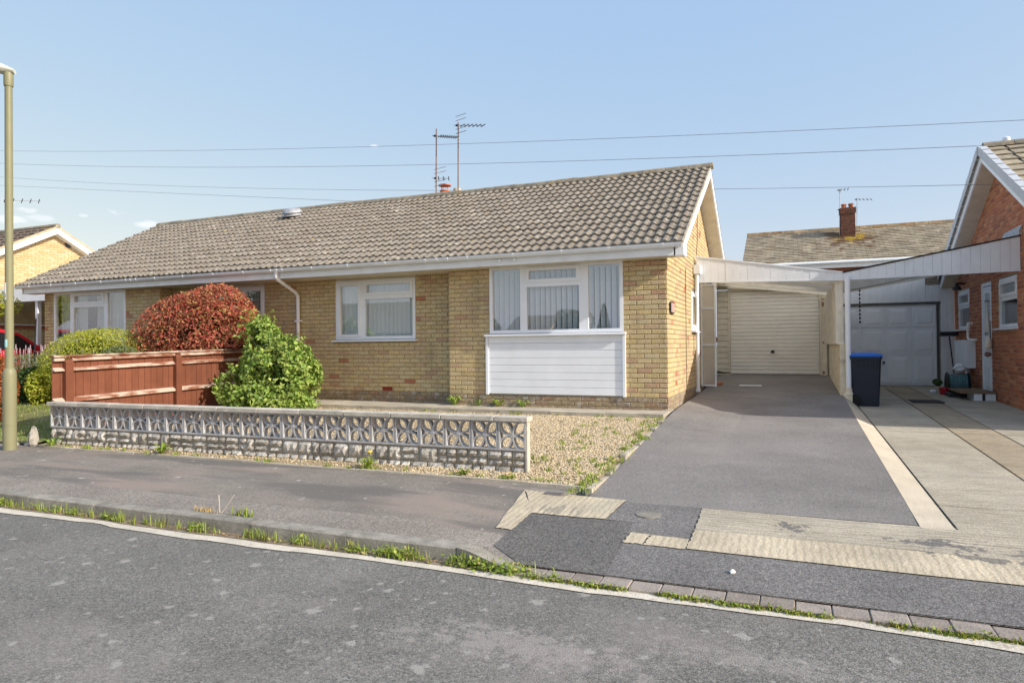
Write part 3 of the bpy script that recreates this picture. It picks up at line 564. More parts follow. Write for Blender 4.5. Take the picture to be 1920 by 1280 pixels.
for (x, dx) in ((-2.62, .03), (-2.36, .03), (-13.28, .03)):
    MB().lathe([(.004, -.02), (.026, -.015), (.026, .02), (.012, .03)], (x, -.35, 2.335), 8).obj('small_spotlight', M['upvc'], H, True)
# verge: soffit, barge boards
def slope_box(y0, y1, x0, x1, za, zb): # board following the roof line below the tiles
    return [(y0, 2.43+SL*(y0+.38)+za), (y1, 2.43+SL*(y1+.38)+za), (y1, 2.43+SL*(y1+.38)+zb), (y0, 2.43+SL*(y0+.38)+zb)]
def mir(p): return [(2*3.42-a, z) for a, z in p]
for side, (xa, xb, xs0, xs1) in enumerate(((.272, .298, .0, .272), (-14.702, -14.676, -14.676, -14.4))):
    for fn in (lambda p: p, mir):
        MB().prism(fn(slope_box(-.30, 3.42, 0, 0, -.175, -.01)), 'x', xa, xb).obj('barge_board', M['upvc'], H)
        MB().prism(fn(slope_box(.0, 3.42, 0, 0, -.175, -.16)), 'x', xs0, xs1).obj('verge_soffit', M['soffit'], H)
# roof tiles with two rolls each
rows, gauge = 15, 4.30/15
nx = 51; TW = .296
ct, st_ = 1/math.hypot(1, SL), SL/math.hypot(1, SL)
prof = [(i*TW/10, .028*max(0, math.cos(2*math.pi*(i/5-.28)))**.8-.006*max(0, -math.cos(2*math.pi*(i/5-.28)))) for i in range(11)]
def tile_mesh():
    v = []; f = []; Ln = gauge+.03; lift = .036
    for i, (x, h) in enumerate(prof):
        j = random.uniform(-.002, .002)
        v += [(x, 0+j, h+lift), (x, Ln, h+.004), (x, 0+j, h+lift-.034-h*.3)]
    for i in range(10):
        a = 3*i; f += [(a, a+3, a+4, a+1), (a+2, a+5, a+3, a)]
    f += [(0, 1, 2), (32, 31, 30)]
    return v, f
TM = [tile_mesh() for _ in range(4)]
tme = []
for v, f in TM:
    me = MB().add(v, f).mesh('roof_tile', M['tile_o']); tme.append(me)
rf0 = Matrix(((1, 0, 0, 0), (0, ct, -st_, 0), (0, st_, ct, 0), (0, 0, 0, 1)))
tiles = []
for r in range(rows):
    for c in range(nx):
        x = -14.81+c*TW; y = -.405+r*gauge*ct; z = 2.43+r*gauge*st_
        tiles.append(((x-1.75)**2+(y+10.3)**2, x, y, z))
tiles.sort()
rest = MB()
for i, (d, x, y, z) in enumerate(tiles):
    mw = Matrix.Translation((x+random.uniform(-.002, .002), y+random.uniform(-.007, .007), z+random.uniform(0, .006)+.012*math.sin(x*.45))) @ rf0 @ Matrix.Rotation(rad(random.uniform(-1.1, 1.1)), 4, 'Z')
    if i < 300: link('roof_tile', random.choice(tme), None, H, mw)
    else:
        v, f = random.choice(TM); rest.add([mw @ Vector(p) for p in v], f)
link('roof_tiles', rest.mesh('roof_tiles', M['tile_i']), None, H, None, 'stuff')
MB().prism([(-.36, 2.425), (3.42, 4.417), (7.2, 2.425), (7.2, 2.40), (3.42, 4.385), (-.36, 2.40)], 'x', -14.70, .292).obj('roof_deck', M['soffit'], H)
MB().prism([(3.42, 4.47), (7.25, 2.455), (7.25, 2.43), (3.42, 4.44)], 'x', -14.78, .30).obj('rear_roof', M['tile_i'], H)
MB().prism([(-.34, 2.432), (3.42, 4.418), (3.42, 4.455), (-.34, 2.47)], 'x', .277, .303).obj('verge_mortar', M['slab'], H)
rt = MB().prism([(-.105, -.035), (-.085, .02), (-.04, .058), (0, .068), (.04, .058), (.085, .02), (.105, -.035), (.09, -.045), (0, .045), (-.09, -.045)], 'x', 0, .452).mesh('ridge_tile', M['ridge'])
for k in range(33):
    link('ridge_tile', rt, None, H, Matrix.Translation((-14.80+.459*k, 3.42, 4.468+.012*math.sin((-14.8+.459*k)*.45)+random.uniform(-.007, .007))) @ Matrix.Rotation(rad(random.uniform(-.7, .7)), 4, 'Y'))
# roof vent, chimney pots behind the ridge
rv = MB().lathe([(.25, 0), (.25, .03), (.20, .035), (.20, .06), (.24, .075), (.225, .125), (.17, .17), (.1, .19), (.02, .195)], (0, 0, 0), 18).obj('roof_vent', M['lead'], H, True)
rv.matrix_basis = Matrix.Translation((-9.55, 2.85, 4.20)) @ Matrix.Rotation(rad(14), 4, 'X')
MB().box(-6.25, -5.25, 3.62, 4.12, 3.9, 4.54).obj('chimney_stack', M['brick_i'], H)
cp = MB().lathe([(.10, 0), (.105, .10), (.12, .115), (.12, .14), (.10, .15)], (-5.86, 3.85, 4.53), 14).obj('chimney_pot', M['terracotta'], H, True)
MB().lathe([(.02, 0), (.155, .01), (.15, .03), (.06, .055), (.01, .06)], (-5.86, 3.85, 4.775), 14).box(-5.95, -5.94, 3.84, 3.86, 4.62, 4.79).box(-5.79, -5.78, 3.84, 3.86, 4.62, 4.79).box(-5.87, -5.86, 3.76, 3.775, 4.62, 4.79).obj('cowl', M['terracotta'], cp, True)
MB().lathe([(.09, 0), (.095, .10), (.085, .13), (.06, .135)], (-5.53, 3.85, 4.56), 12).obj('chimney_pot', M['slab'], H, True)
# windows of the right bungalow and the left one
T = Matrix.Translation
window(H, T((-2.955, .0, 1.165)), 2.28, 1.115, [(.058,.555,.055,1.06,False), (.675,1.57,.835,1.06,True), (.675,1.57,.055,.755,False), (1.72,2.222,.055,1.06,False)],
       [(.555,.675,.055,1.06), (1.57,1.72,.055,1.06), (.675,1.57,.755,.835)], sill=False, blind=48, proud=.03)
window(H, T((-6.345, yr, 1.11)), 1.76, 1.115, [(.06,.56,.055,1.06,True), (.67,1.70,.83,1.06,True), (.67,1.70,.055,.75,False)], [(.56,.67,.055,1.06), (.67,1.70,.75,.83)], blind=9, proud=.02)
window(H, T((-9.82, yr, 1.11)), 1.72, 1.115, [(.06,1.05,.83,1.06,True), (.06,1.05,.055,.75,False), (1.16,1.66,.055,1.06,True)], [(1.05,1.16,.055,1.06), (.06,1.05,.75,.83)], curtain=[(.1, 1.6)])
window(H, T((-14.055, 0, 1.165)), 2.365, 1.115, [(.06,.56,.055,1.06,False), (.68,1.68,.835,1.06,True), (.68,1.68,.055,.755,False), (1.80,2.305,.055,1.06,False)],
       [(.56,.68,.055,1.06), (1.68,1.80,.055,1.06), (.68,1.68,.755,.835)], sill=False, proud=.03, curtain=[(.07, .95), (1.3, 2.3)])
window(H, wall_frame((0, 2.66, 1.23), (0, 1, 0), (1, 0, 0)), .70, .74, [(.06,.64,.06,.68,True)], [], proud=.01)
# white cladding under the bay windows
def cladding(x0, x1):
    c = MB().box(x0, x1, .03, .09, .15, 1.13).obj('cladding_panel', M['upvc_dirty'], H)
    for k in range(8):
        za = .165+k*.1195
        MB().prism([(-.013, za), (-.019, za+.003), (-.019, za+.112), (-.013, za+.1165), (.03, za+.1165), (.03, za)], 'x', x0+.046, x1-.046).obj('plank', M['upvc'], c)
    for xa in (x0, x1-.042): MB().box(xa, xa+.042, -.04, .03, .148, 1.118).obj('corner_trim', M['upvc'], c)
    MB().prism([(.02, 1.12), (-.085, 1.12), (-.085, 1.145), (.02, 1.162)], 'x', x0-.012, x1+.012).obj('sill', M['upvc'], c)
cladding(-3.02, -.642); cladding(-14.08, -11.68)
ap = MB(); ap.box(-5.30, -5.085, yr-.008, yr+.02, .155, .22)
ap.obj('air_brick', mat('airbrick_red', (.22,.035,.02), var=.15, vscale=20), H)
pq = MB().prism([(.14, 1.46), (.20, 1.44), (.46, 1.44), (.52, 1.46), (.52, 1.60), (.46, 1.62), (.20, 1.62), (.14, 1.60)], 'x', .008, .03).obj('house_plaque', M['black'], H)
MB().box(.03, .036, .17, .49, 1.458, 1.602).obj('plaque_face', mat('plaque_cream', (.42,.31,.28), var=.25, vscale=40), pq)
MB().tube([(.012, 1.86, 2.3), (.012, 1.86, .1)], .0055, 6).obj('cable', M['bark'], H); MB().tube([(.012, 3.6, 3.95), (.014, 3.5, 3.0), (.012, 3.3, 2.66)], .006, 6).obj('cable', M['bark'], H)

# ------------------------------------------------------------------ carports and garages
def sheet_mat(name, c, tr):
    m = bpy.data.materials.new(name); m.use_nodes = True; N = m.node_tree.nodes; L = m.node_tree.links; N.clear()
    o = N.new('ShaderNodeOutputMaterial'); d = N.new('ShaderNodeBsdfDiffuse'); t = N.new('ShaderNodeBsdfTranslucent'); x = N.new('ShaderNodeMixShader')
    d.inputs[0].default_value = (*c, 1); t.inputs[0].default_value = (*c, 1); x.inputs[0].default_value = tr; L.new(d.outputs[0], x.inputs[1]); L.new(t.outputs[0], x.inputs[2]); L.new(x.outputs[0], o.inputs[0]); return m
def corrugated(parent, x0, x1, y0, y1, zf, m):
    xs = lin(x0, x1, 121)
    return grid('roof_sheet', xs, [y0, (y0+y1)/2, y1], lambda X, Y: zf(X)+.014*math.sin(X*2*math.pi/.076), m, None, parent)
CY = 3.0
CP = thing('carport', 'white plank carport between yellow bungalow and cream garage, sloping down to a centre post', 'carport', (1.3, CY, 0))
def fascia(parent, xs, topf, botf, m, y=CY):
    n = len(xs)-1
    for i in range(n):
        a, b_ = xs[i]+.0015, xs[i+1]-.0015; dy = random.uniform(-.002, .002)
        MB().prism([(a, botf(a)), (b_, botf(b_)), (b_, topf(b_)), (a, topf(a))], 'y', y-.018+dy, y+.004).obj('plank', m, parent)
lt = lambda x: 2.635-.168*x; lb = lambda x: 2.165-.028*x
rt_ = lambda x: 2.20+.180*(x-2.585); rb = lambda x: 2.095+.012*(x-2.585)
fascia(CP, lin(.06, 2.585, 20), lt, lb, M['upvc_dirty'])
MB().prism([(.03, lt(.03)+.002), (2.585, lt(2.585)+.002), (2.585, lt(2.585)+.028), (.03, lt(.03)+.028)], 'y', CY-.03, CY+.05).obj('top_trim', M['gutter'], CP)
MB().prism([(.06, lb(.06)-.022), (2.585, lb(2.585)-.022), (2.585, lb(2.585)-.002), (.06, lb(.06)-.002)], 'y', CY-.024, CY+.03).obj('bottom_trim', M['upvc'], CP)
corrugated(CP, .01, 2.6, CY+.05, 7.35, lambda x: lt(x)-.03, sheet_mat('translucent_sheet', (.95,.94,.91), .66))
for y in (4.0, 5.0, 6.0, 6.9): MB().prism([(.01, 2.40-.10*0), (2.6, 2.06), (2.6, 2.16), (.01, 2.56)], 'y', y, y+.05).obj('rafter', M['cream'], CP)
MB().box(.01, .05, CY+.06, 7.2, 2.36, 2.52).obj('wall_plate', M['cream'], CP)
hp = MB().box(.02, .14, CY-.17, CY-.02, 2.30, 2.47).obj('hopper', M['upvc_dirty'], CP)
MB().tube([(.075, CY-.10, 2.32), (.075, CY-.10, .07)], .033, 10).obj('downpipe', M['upvc'], CP, True)
MB().box(.04, .115, CY-.14, CY-.06, .055, .11).obj('pipe_shoe', M['upvc'], CP)
pp = MB().tube([(2.655, CY-.04, 2.12), (2.655, CY-.04, .12)], .045, 12).obj('post', M['upvc'], CP, True)
MB().box(2.57, 2.71, CY-.09, CY+.16, -.2, .07).lathe([(.075, 0), (.06, .05), (.05, .12)], (2.655, CY-.04, .05), 10).obj('post_base', M['cream_old'], CP)
# party wall of the carports: low wall, studs and rails with boarding between
PWt = thing('carport_wall', 'flaking cream boarded wall with studs between the two carports', 'wall', (2.56, 5, .02))
MB().box(2.53, 2.62, CY+.04, 7.45, -.2, .95).obj('low_wall', M['cream_old'], PWt)
MB().box(2.55, 2.59, CY+.04, 7.45, .95, 2.14).obj('boarding', M['cream'], PWt)
sme = MB().box(2.465, 2.55, 0, .07, .95, 2.10).mesh('stud', M['cream'])
for y in lin(CY+.05, 7.2, 9): link('stud', sme, None, PWt, T((0, y, 0)))
for z in (.93, 1.52, 2.04): MB().box(2.495, 2.60, CY+.03, 7.4, z, z+.06).obj('rail', M['cream'], PWt)
# single garage with a ribbed up-and-over door
GY = 7.2
G = thing('garage', 'cream single garage with ribbed up-and-over door under the left carport', 'garage', (1.3, GY, .2))
gd = MB().box(.325, 2.335, GY+.03, GY+.07, .215, 2.26).obj('garage_door', M['cream_door'], G)
n = 22
for k in range(n):
    za = .222+k*(2.035/n); zb = za+2.035/n
    MB().prism([(GY+.03, za), (GY+.006, za+.012), (GY+.004, zb-.022), (GY+.03, zb-.004)], 'x', .33, 2.33).obj('door_rib', M['cream_door'], gd)
MB().lathe([(.05, 0), (.045, .01), (.02, .05), (.006, .06)], (1.30, GY-.012, .745), 8).box(1.27, 1.33, GY-.02, GY+.004, .735, .80).obj('handle', M['black'], gd)
for k in range(15):
    za = .2+k*.1395; MB().prism([(GY+.02, za), (GY-.004, za+.004), (GY+.006, za+.132), (GY+.02, za+.135)], 'x', .0, .275).obj('cladding_board', M['cream'], G)
MB().box(.276, .32, GY-.02, GY+.06, .19, 2.30).box(2.34, 2.385, GY-.02, GY+.06, .19, 2.30).box(.32, 2.34, GY-.018, GY+.06, 2.262, 2.305).obj('door_frame', M['cream'], G)
MB().box(2.39, 2.50, GY-.03, GY+.07, .15, 2.14).box(.0, 2.56, GY+.005, GY+.06, 2.31, 2.44).obj('jamb', M['cream'], G)
MB().box(2.40, 2.435, GY-.04, GY-.03, 1.83, 1.93).box(2.405, 2.43, GY-.04, GY-.03, 1.98, 2.02).box(2.405, 2.43, GY-.04, GY-.03, .95, 1.0).box(2.40, 2.44, GY-.045, GY-.03, .24, .30).obj('rusty_hinge', M['rust'], G)
MB().box(.0, 2.56, GY+.08, GY+5, -.2, 2.30).obj('garage_body', M['cream'], G)
MB().prism([(.28, 2.34), (2.5, 2.16), (2.5, 2.24), (.28, 2.42)], 'y', GY-.10, GY-.04).obj('beam', M['cream'], G)
# glazed draught screen at the side door
SC = thing('glazed_screen', 'narrow white framed glazed screen beside the bungalow side wall', 'screen', (.17, 4.0, .1))
b = MB(); zt = 2.19
b.box(0.0, .032, 3.98, 4.02, .10, zt).box(.275, .307, 3.98, 4.02, .085, zt)
for z in (.10, .93, 1.68, zt-.03): b.box(.032, .275, 3.98, 4.02, z, z+.028)
b.obj('screen_frame', M['upvc'], SC)
for (za, zb) in ((.128, .93), (.958, 1.68), (1.708, zt-.03)): MB().box(.03, .277, 3.996, 4.002, za, zb).obj('pane', M['frosted'], SC)
MB().box(.305, .335, 3.96, 3.99, 1.0, 1.1).obj('handle', M['rust'], SC)
tag(MB().box(.03, .36, 4.4, 4.8, .06, .14).obj('brick_step', M['redbrick_i']), 'low brick step behind the glazed side screen', 'step')
tag(MB().box(.72, 1.15, -.06, .06, 0, .012).obj('white_board', M['upvc_dirty'], mw=T((0, 4.43, .092)) @ Matrix.Rotation(rad(2.3), 4, 'X')), 'flat white board lying on the tarmac before the garage', 'board')
tag(MB().tube([(.02, 7.02, .27), (.18, 7.0, .255), (.34, 6.98, .26)], [.03, .022, .012], 6).obj('black_strap', M['black']), 'small black strap lying at the foot of the cream boards', 'strap')
# second carport and the double-leaf garage of the neighbour
CR = thing('carport', 'white plank carport rising to the red brick house wall', 'carport', (3.9, CY, 0))
fascia(CR, lin(2.588, 5.19, 20), rt_, rb, M['upvc_dirty'])
MB().prism([(2.588, rt_(2.588)+.002), (5.2, rt_(5.2)+.002), (5.2, rt_(5.2)+.025), (2.588, rt_(2.588)+.03)], 'y', CY-.03, CY+.05).obj('top_trim', M['black'], CR)
MB().prism([(2.588, rb(2.588)-.022), (5.2, rb(5.2)-.022), (5.2, rb(5.2)-.002), (2.588, rb(2.588)-.002)], 'y', CY-.024, CY+.03).obj('bottom_trim', M['upvc'], CR)
corrugated(CR, 2.61, 5.19, CY+.05, 7.95, lambda x: rt_(x)-.03, sheet_mat('translucent_sheet_dull', (.92,.92,.92), .6))
for y in (4.4, 5.8, 7.0): MB().prism([(2.62, 2.06), (5.19, 2.50), (5.19, 2.62), (2.62, 2.16)], 'y', y, y+.05).obj('rafter', M['cream'], CR)
MB().tube([(2.7, 6.5, 2.12), (3.2, 6.5, 2.21), (4.5, 6.5, 2.47)], .05, 8).obj('beam', M['cream'], CR)
NY = 7.8
GR = thing('garage', 'white panelled double garage door in boarded front under the right carport', 'garage', (4, NY, -.06))
gd = MB().box(2.72, 4.83, NY+.03, NY+.07, -.045, 1.845).obj('garage_door', M['white_door'], GR)
for i in range(4):
    for (za, zb) in ((.02, .66), (.70, 1.28), (1.33, 1.79)):
        xa = 2.76+i*.52+(.02 if i > 1 else 0); xb = xa+.47
        MB().prism([(xa, za), (xb, za), (xb, zb), (xa, zb)], 'y', NY+.004, NY+.032).obj('door_panel', M['white_door'], gd)
        MB().add([(xa+.06, NY+.002, za+.06), (xb-.06, NY+.002, za+.06), (xb-.06, NY+.002, zb-.06), (xa+.06, NY+.002, zb-.06), (xa+.10, NY-.006, za+.10), (xb-.10, NY-.006, za+.10), (xb-.10, NY-.006, zb-.10), (xa+.10, NY-.006, zb-.10)], [(4, 5, 6, 7), (0, 1, 5, 4), (1, 2, 6, 5), (2, 3, 7, 6), (3, 0, 4, 7)]).obj('door_panel', M['white_door'], gd)
MB().tube([(3.73, NY+.0, .49), (3.73, NY-.05, .49)], .012, 8).lathe([(.01, 0), (.03, .01), (.03, .04), (.01, .05)], (3.73, NY-.06, .465), 8).obj('handle', M['black'], gd)
MB().box(2.66, 4.90, NY-.02, NY+.06, 1.848, 1.90).box(4.835, 4.87, NY-.015, NY+.06, -.06, 1.848).obj('door_frame', mat('dark_frame', (.10,.10,.09), var=.2), GR)
for x in lin(2.62, 5.18, 19)[:-1]:
    t2 = rt_(x)+.0
    if x < 4.83: MB().box(x+.002, x+.141, NY, NY+.03, 1.90, t2-.03).obj('cladding_board', M['upvc_dirty'], GR)
    else: MB().box(max(x, 4.872)+.002, x+.141, NY, NY+.03, -.06, t2-.03).obj('cladding_board', M['upvc_dirty'], GR)
vent = MB().box(4.61, 5.04, NY-.02, NY-.002, 2.30, 2.54).obj('vent_grille', mat('brown_vent', (.12,.09,.07)), GR)
for k in range(5): MB().prism([(NY-.02, 2.31+k*.044), (NY-.045, 2.315+k*.044), (NY-.022, 2.345+k*.044)], 'x', 4.63, 5.02).obj('louvre', mat('vent_louvre', (.30,.25,.20)) if k == 0 else bpy.data.materials['vent_louvre'], vent)
MB().box(2.62, 5.2, NY+.1, NY+5, -.3, 2.2).obj('garage_body', M['cream'], GR)
ch = thing('hanging_chain', 'black beaded rain chain hanging in front of the white garage', 'chain', (3.18, 7, 1.4))
for k in range(10):
    z = 2.27-k*.09; MB().lathe([(.006, 0), (.022, .015), (.022, .035), (.006, .05)], (3.18, 7.0, z-.05), 7).obj('bead', M['black'], ch, True)
MB().tube([(3.18, 7, 2.3), (3.18, 7, 1.4)], .004, 5).obj('cord', M['black'], ch)

# ------------------------------------------------------------------ red brick neighbour
RH = thing('brick_house', 'red brick bungalow with white dry-verge gable at the right edge', 'house', (9, 4, -.16))
RX = 5.2; ry, rz_, s2 = 4.05, 4.40, .527
fr_n = wall_frame((RX, 7.85, -.21), (0, -1, 0), (-1, 0, 0))
opn = [(.26, 1.38, 1.45, 2.31), (2.34, 3.06, .2, 2.31), (3.50, 4.64, 1.41, 2.30)]
gn = lambda u: rz_-s2*abs((7.85-u)-ry)+.21-.06
wn_ = bricks(7.35, 4.7, opn, top=gn)
fr_f = wall_frame((RX, .50, -.21), (1, 0, 0), (0, -1, 0)); wf_ = bricks(7.0, 2.55, [(1.2, 3.4, 1.1, 2.3)])
build_bricks(RH, [(fr_n, wn_), (fr_f, wf_)], M['redbrick_o'], M['redbrick_i'], 300)
bb = MB()
for (a, c, p, q) in ((0, 7.35, 0, .2), (0, .26, .2, 2.31), (1.38, 2.34, .2, 2.31), (3.06, 3.5, .2, 2.31), (4.64, 7.35, .2, 2.31), (.26, 1.38, .2, 1.45), (3.5, 4.64, .2, 1.41)): bb.box(a, c, .006, .1, p, q)
bb.prism([(0, 2.31), (7.35, 2.31), (7.35, gn(7.35)), (3.8, gn(3.8)), (0, gn(0))], 'y', .006, .1)
bb.obj('wall', M['mortar_pale'], RH, mw=fr_n)
MB().box(.1, 7, .006, .1, 0, 1.1).box(.1, 1.2, .006, .1, 1.1, 2.5).box(3.4, 7, .006, .1, 1.1, 2.5).box(1.2, 3.4, .006, .1, 2.3, 2.5).obj('wall', M['mortar_pale'], RH, mw=fr_f)
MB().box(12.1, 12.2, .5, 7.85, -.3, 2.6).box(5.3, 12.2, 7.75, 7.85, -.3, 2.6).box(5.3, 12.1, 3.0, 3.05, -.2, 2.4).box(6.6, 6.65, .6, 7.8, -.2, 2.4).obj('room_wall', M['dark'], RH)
window(RH, fr_n @ T((.27, 0, 1.46)), 1.10, .84, [(.07,1.03,.52,.77,True), (.07,1.03,.06,.44,False)], [(.07,1.03,.44,.52)], mf=M['upvc_dirty'])
window(RH, fr_n @ T((3.51, 0, 1.42)), 1.12, .87, [(.07,1.05,.55,.80,True), (.07,1.05,.06,.47,False)], [(.07,1.05,.47,.55)], mf=M['upvc_dirty'])
window(RH, fr_f @ T((1.21, 0, 1.11)), 2.18, 1.18, [(.07,1.0,.07,1.11,True), (1.1,2.11,.07,1.11,False)], [(1.0,1.1,.07,1.11)], curtain=[(.1, 2.1)])
dr = MB().box(0, .06, .0, .08, .22, 2.30).box(.66, .72, .0, .08, .22, 2.30).box(.06, .66, .0, .08, 2.24, 2.30).obj('door_frame', M['upvc'], RH, mw=fr_n @ T((2.34, 0, 0)))
dl = MB().box(.07, .65, .02, .06, .22, 2.23).obj('door', M['upvc'], dr)
for (za, zb, m_) in ((1.28, 2.1, M['glass']), (.75, 1.16, M['upvc_dirty']), (.30, .68, M['upvc_dirty'])):
    MB().box(.17, .55, .008, .018, za, zb).obj('door_panel', m_, dl)
MB().box(.58, .61, -.02, .02, 1.12, 1.28).obj('handle', M['metal'], dl)
MB().prism([(.36, 1.95), (.20, 1.35), (.52, 1.35)], 'y', -.002, .006).obj('door_ornament', M['cream'], dl)
mb = MB().box(RX-.17, RX-.005, 6.0, 7.1, .42, 1.0).obj('meter_box', M['upvc_dirty'], RH)
MB().box(RX-.178, RX-.17, 6.05, 7.05, .46, .96).obj('meter_door', M['upvc_dirty'], mb)
MB().tube([(RX-.08, 6.35, .42), (RX-.08, 6.3, -.12)], .04, 8).obj('waste_pipe', M['upvc'], RH)
MB().tube([(RX-.01, 6.2, 1.34), (RX-.09, 6.2, 1.34), (RX-.10, 6.16, 1.30), (RX-.10, 6.16, 1.04), (RX-.09, 6.1, 1.0), (RX-.01, 5.85, 1.0)], .025, 8).obj('grab_rail', M['cream_door'], RH, True)
MB().tube([(RX-.02, 7.1, .72), (RX-.09, 7.2, .70), (RX-.10, 7.25, .62), (RX-.10, 7.25, .3)], .04, 8).obj('vent_pipe', M['cream_door'], RH, True)
MB().lathe([(.09, 0), (.08, .05), (.04, .09), (.03, .15)], (RX-.16, 6.8, 2.08), 10).box(RX-.14, RX, 6.78, 6.82, 2.2, 2.24).obj('wall_lamp', M['black'], RH)
tile_f = MB().add([(0,0,.034),(.325,0,.034),(.325,.36,.006),(0,.36,.006),(0,0,.004),(.325,0,.004),(.30,0,.034),(.30,.36,.006)], [(0,6,7,3),(4,5,1,6,0),(0,3,4)])
tile_f = MB().add([(0,0,.036),(.285,0,.036),(.285,.37,.006),(0,.37,.006),(0,0,.0),(.285,0,.0),(.285,.01,.014),(.33,.01,.014),(.33,.37,-.012),(.285,.37,-.012)], [(0,1,2,3),(4,5,1,0),(0,3,4),(6,7,8,9),(1,6,9,2)])
tfm = tile_f.mesh('roof_tile', M['flat_tile_o'])
ct2, st2 = 1/math.hypot(1, s2), s2/math.hypot(1, s2); rf2 = Matrix(((1, 0, 0, 0), (0, ct2, -st2, 0), (0, st2, ct2, 0), (0, 0, 0, 1)))
ey = -.12; ez = rz_+.03-s2*(ry-ey); nrow = 14; g2 = math.hypot(ry-ey, s2*(ry-ey))/nrow
for r in range(nrow):
    for c in range(21):
        link('roof_tile', tfm, None, RH, T((4.93+c*.33, ey+r*g2*ct2, ez+r*g2*st2+random.uniform(0, .004))) @ rf2)
MB().prism([(ey+.03, ez-.03), (ry, rz_+.0), (2*ry-ey, ez-.03), (2*ry-ey, ez-.07), (ry, rz_-.045), (ey+.03, ez-.07)], 'x', 4.95, 12.3).obj('roof_deck', M['soffit'], RH)
MB().prism([(ry, rz_+.05), (2*ry-ey, ez+.02), (2*ry-ey, ez-.02), (ry, rz_+.01)], 'x', 4.93, 12.3).obj('rear_roof', M['tile_i'], RH)
cap = MB().add([(-.02,0,-.11),(.09,0,.05),(-.02,0,.05),(-.02,.345,-.11),(.09,.345,.035),(-.02,.345,.035),(.09,0,.03),(.09,.345,.02)], [(0,2,5,3),(2,1,4,5),(1,6,7,4),(0,6,1,2),(3,5,4,7)]).mesh('verge_cap', mat('grey_verge_plastic', (.52,.55,.58), rough=.5, var=.06))
for r in range(nrow): link('verge_cap', cap, None, RH, T((4.87, ey+r*g2*ct2, ez+r*g2*st2+.012)) @ rf2)
rf3 = Matrix(((1, 0, 0, 0), (0, -ct2, st2, 0), (0, st2, ct2, 0), (0, 0, 0, 1)))
for r in range(nrow): link('verge_cap', cap, None, RH, T((4.87, 2*ry-ey-r*g2*ct2, ez+r*g2*st2+.012)) @ rf3)
for sgn in (1, -1):
    P = lambda y, z: (y if sgn == 1 else 2*ry-y, z)
    e0 = ez-s2*0
    MB().prism([P(ey+.1, ez+.053-.27), P(ry, rz_-.22), P(ry, rz_-.03), P(ey+.1, ez+.053-.08)], 'x', 4.905, 4.93).obj('barge_board', M['upvc'], RH)
    MB().prism([P(ey+.1, ez+.053-.27), P(ry, rz_-.22), P(ry, rz_-.20), P(ey+.1, ez+.053-.25)], 'x', 4.93, 5.2).obj('verge_soffit', M['soffit'], RH)
for k in range(16): link('ridge_tile', rt, None, RH, T((4.93+.459*k, ry, rz_+.055)))
MB().lathe([(.07, 0), (.07, .30), (.06, .36), (.03, .38)], (5.36, 4.35, 4.28), 12).obj('flue', M['upvc'], RH, True)
MB().box(5.15, 12.3, -.17, -.10, ez-.13, ez-.02).obj('fascia', M['upvc'], RH)
MB().tube([(5.1, -.2, ez-.03), (12.3, -.2, ez-.03)], .05, 8).obj('gutter', M['gutter'], RH)
MB().prism([(5.155, 2.69), (5.195, 2.69), (5.195, 2.85), (5.155, 2.76)], 'y', 2.9, 3.9).obj('flashing', M['lead'], RH)

# ------------------------------------------------------------------ house behind, house to the left
BH = thing('bungalow', 'brown tiled bungalow roof with brick chimney seen behind the garages', 'bungalow', (6, 17, .5))
by, bz, bY, bZ = 15.0, 3.72, 18.4, 5.32
sb = (bZ-bz)/(bY-by); cb, sbn = 1/math.hypot(1, sb), sb/math.hypot(1, sb)
M['rear_tile'] = mat('small_plain_tile', [(.34,.295,.215), (.41,.36,.27), (.29,.245,.18), (.45,.40,.31)], rnd='isl', var=.25, vscale=3, bump=.3,
   layers=[dict(s=2.5, lo=.45, hi=.55, c=(.17,.095,.045), a=.85, off=2, at=(3.75, 17.2, 4.8), r=(1.4, 2.2, 1.2)), dict(s=3, lo=.46, hi=.54, c=(.50,.36,.04), a=.8, off=6, at=(3.75, 17.5, 4.85), r=(.75, 1.0, .6)), dict(s=3, lo=.50, hi=.6, c=(.26,.13,.05), a=.7, off=3, at=(5, 18.4, 5.3), r=(9, .4, .35))])
b = MB(); nr = 20; gl = math.hypot(bY-by, bZ-bz)/nr
for r in range(nr):
    for c in range(40):
        x = .1+c*.31-(.155 if r % 2 else 0); y = by+r*gl*cb; z = bz+r*gl*sbn; q = random.uniform(0, .008)
        x0, x1 = max(.1, x+.004), x+.306
        p = lambda xx, l, h: (xx, y+l*cb-h*sbn, z+l*sbn+h*cb)
        b.add([p(x0, 0, .035+q), p(x1, 0, .035+q), p(x1, gl+.02, .004), p(x0, gl+.02, .004), p(x0, 0, .0), p(x1, 0, .0)], [(0, 1, 2, 3), (4, 5, 1, 0)])
link('roof_tiles', b.mesh('roof_tiles', M['rear_tile']), None, BH, None, 'stuff')
MB().prism([(by, bz), (bY, bZ), (2*bY-by, bz), (2*bY-by, bz-.06), (bY, bZ-.06), (by, bz-.06)], 'x', .1, 12.5).obj('roof_deck', M['soffit'], BH)
rtb = MB().prism([(-.11, -.05), (-.06, .05), (0, .07), (.06, .05), (.11, -.05)], 'x', 0, .44).mesh('ridge_tile', mat('mossy_ridge', [(.25,.15,.07), (.33,.24,.14), (.22,.17,.11)], rnd='obj', var=.3, vscale=5))
for k in range(27): link('ridge_tile', rtb, None, BH, T((.1+.45*k, bY, bZ+.03)))
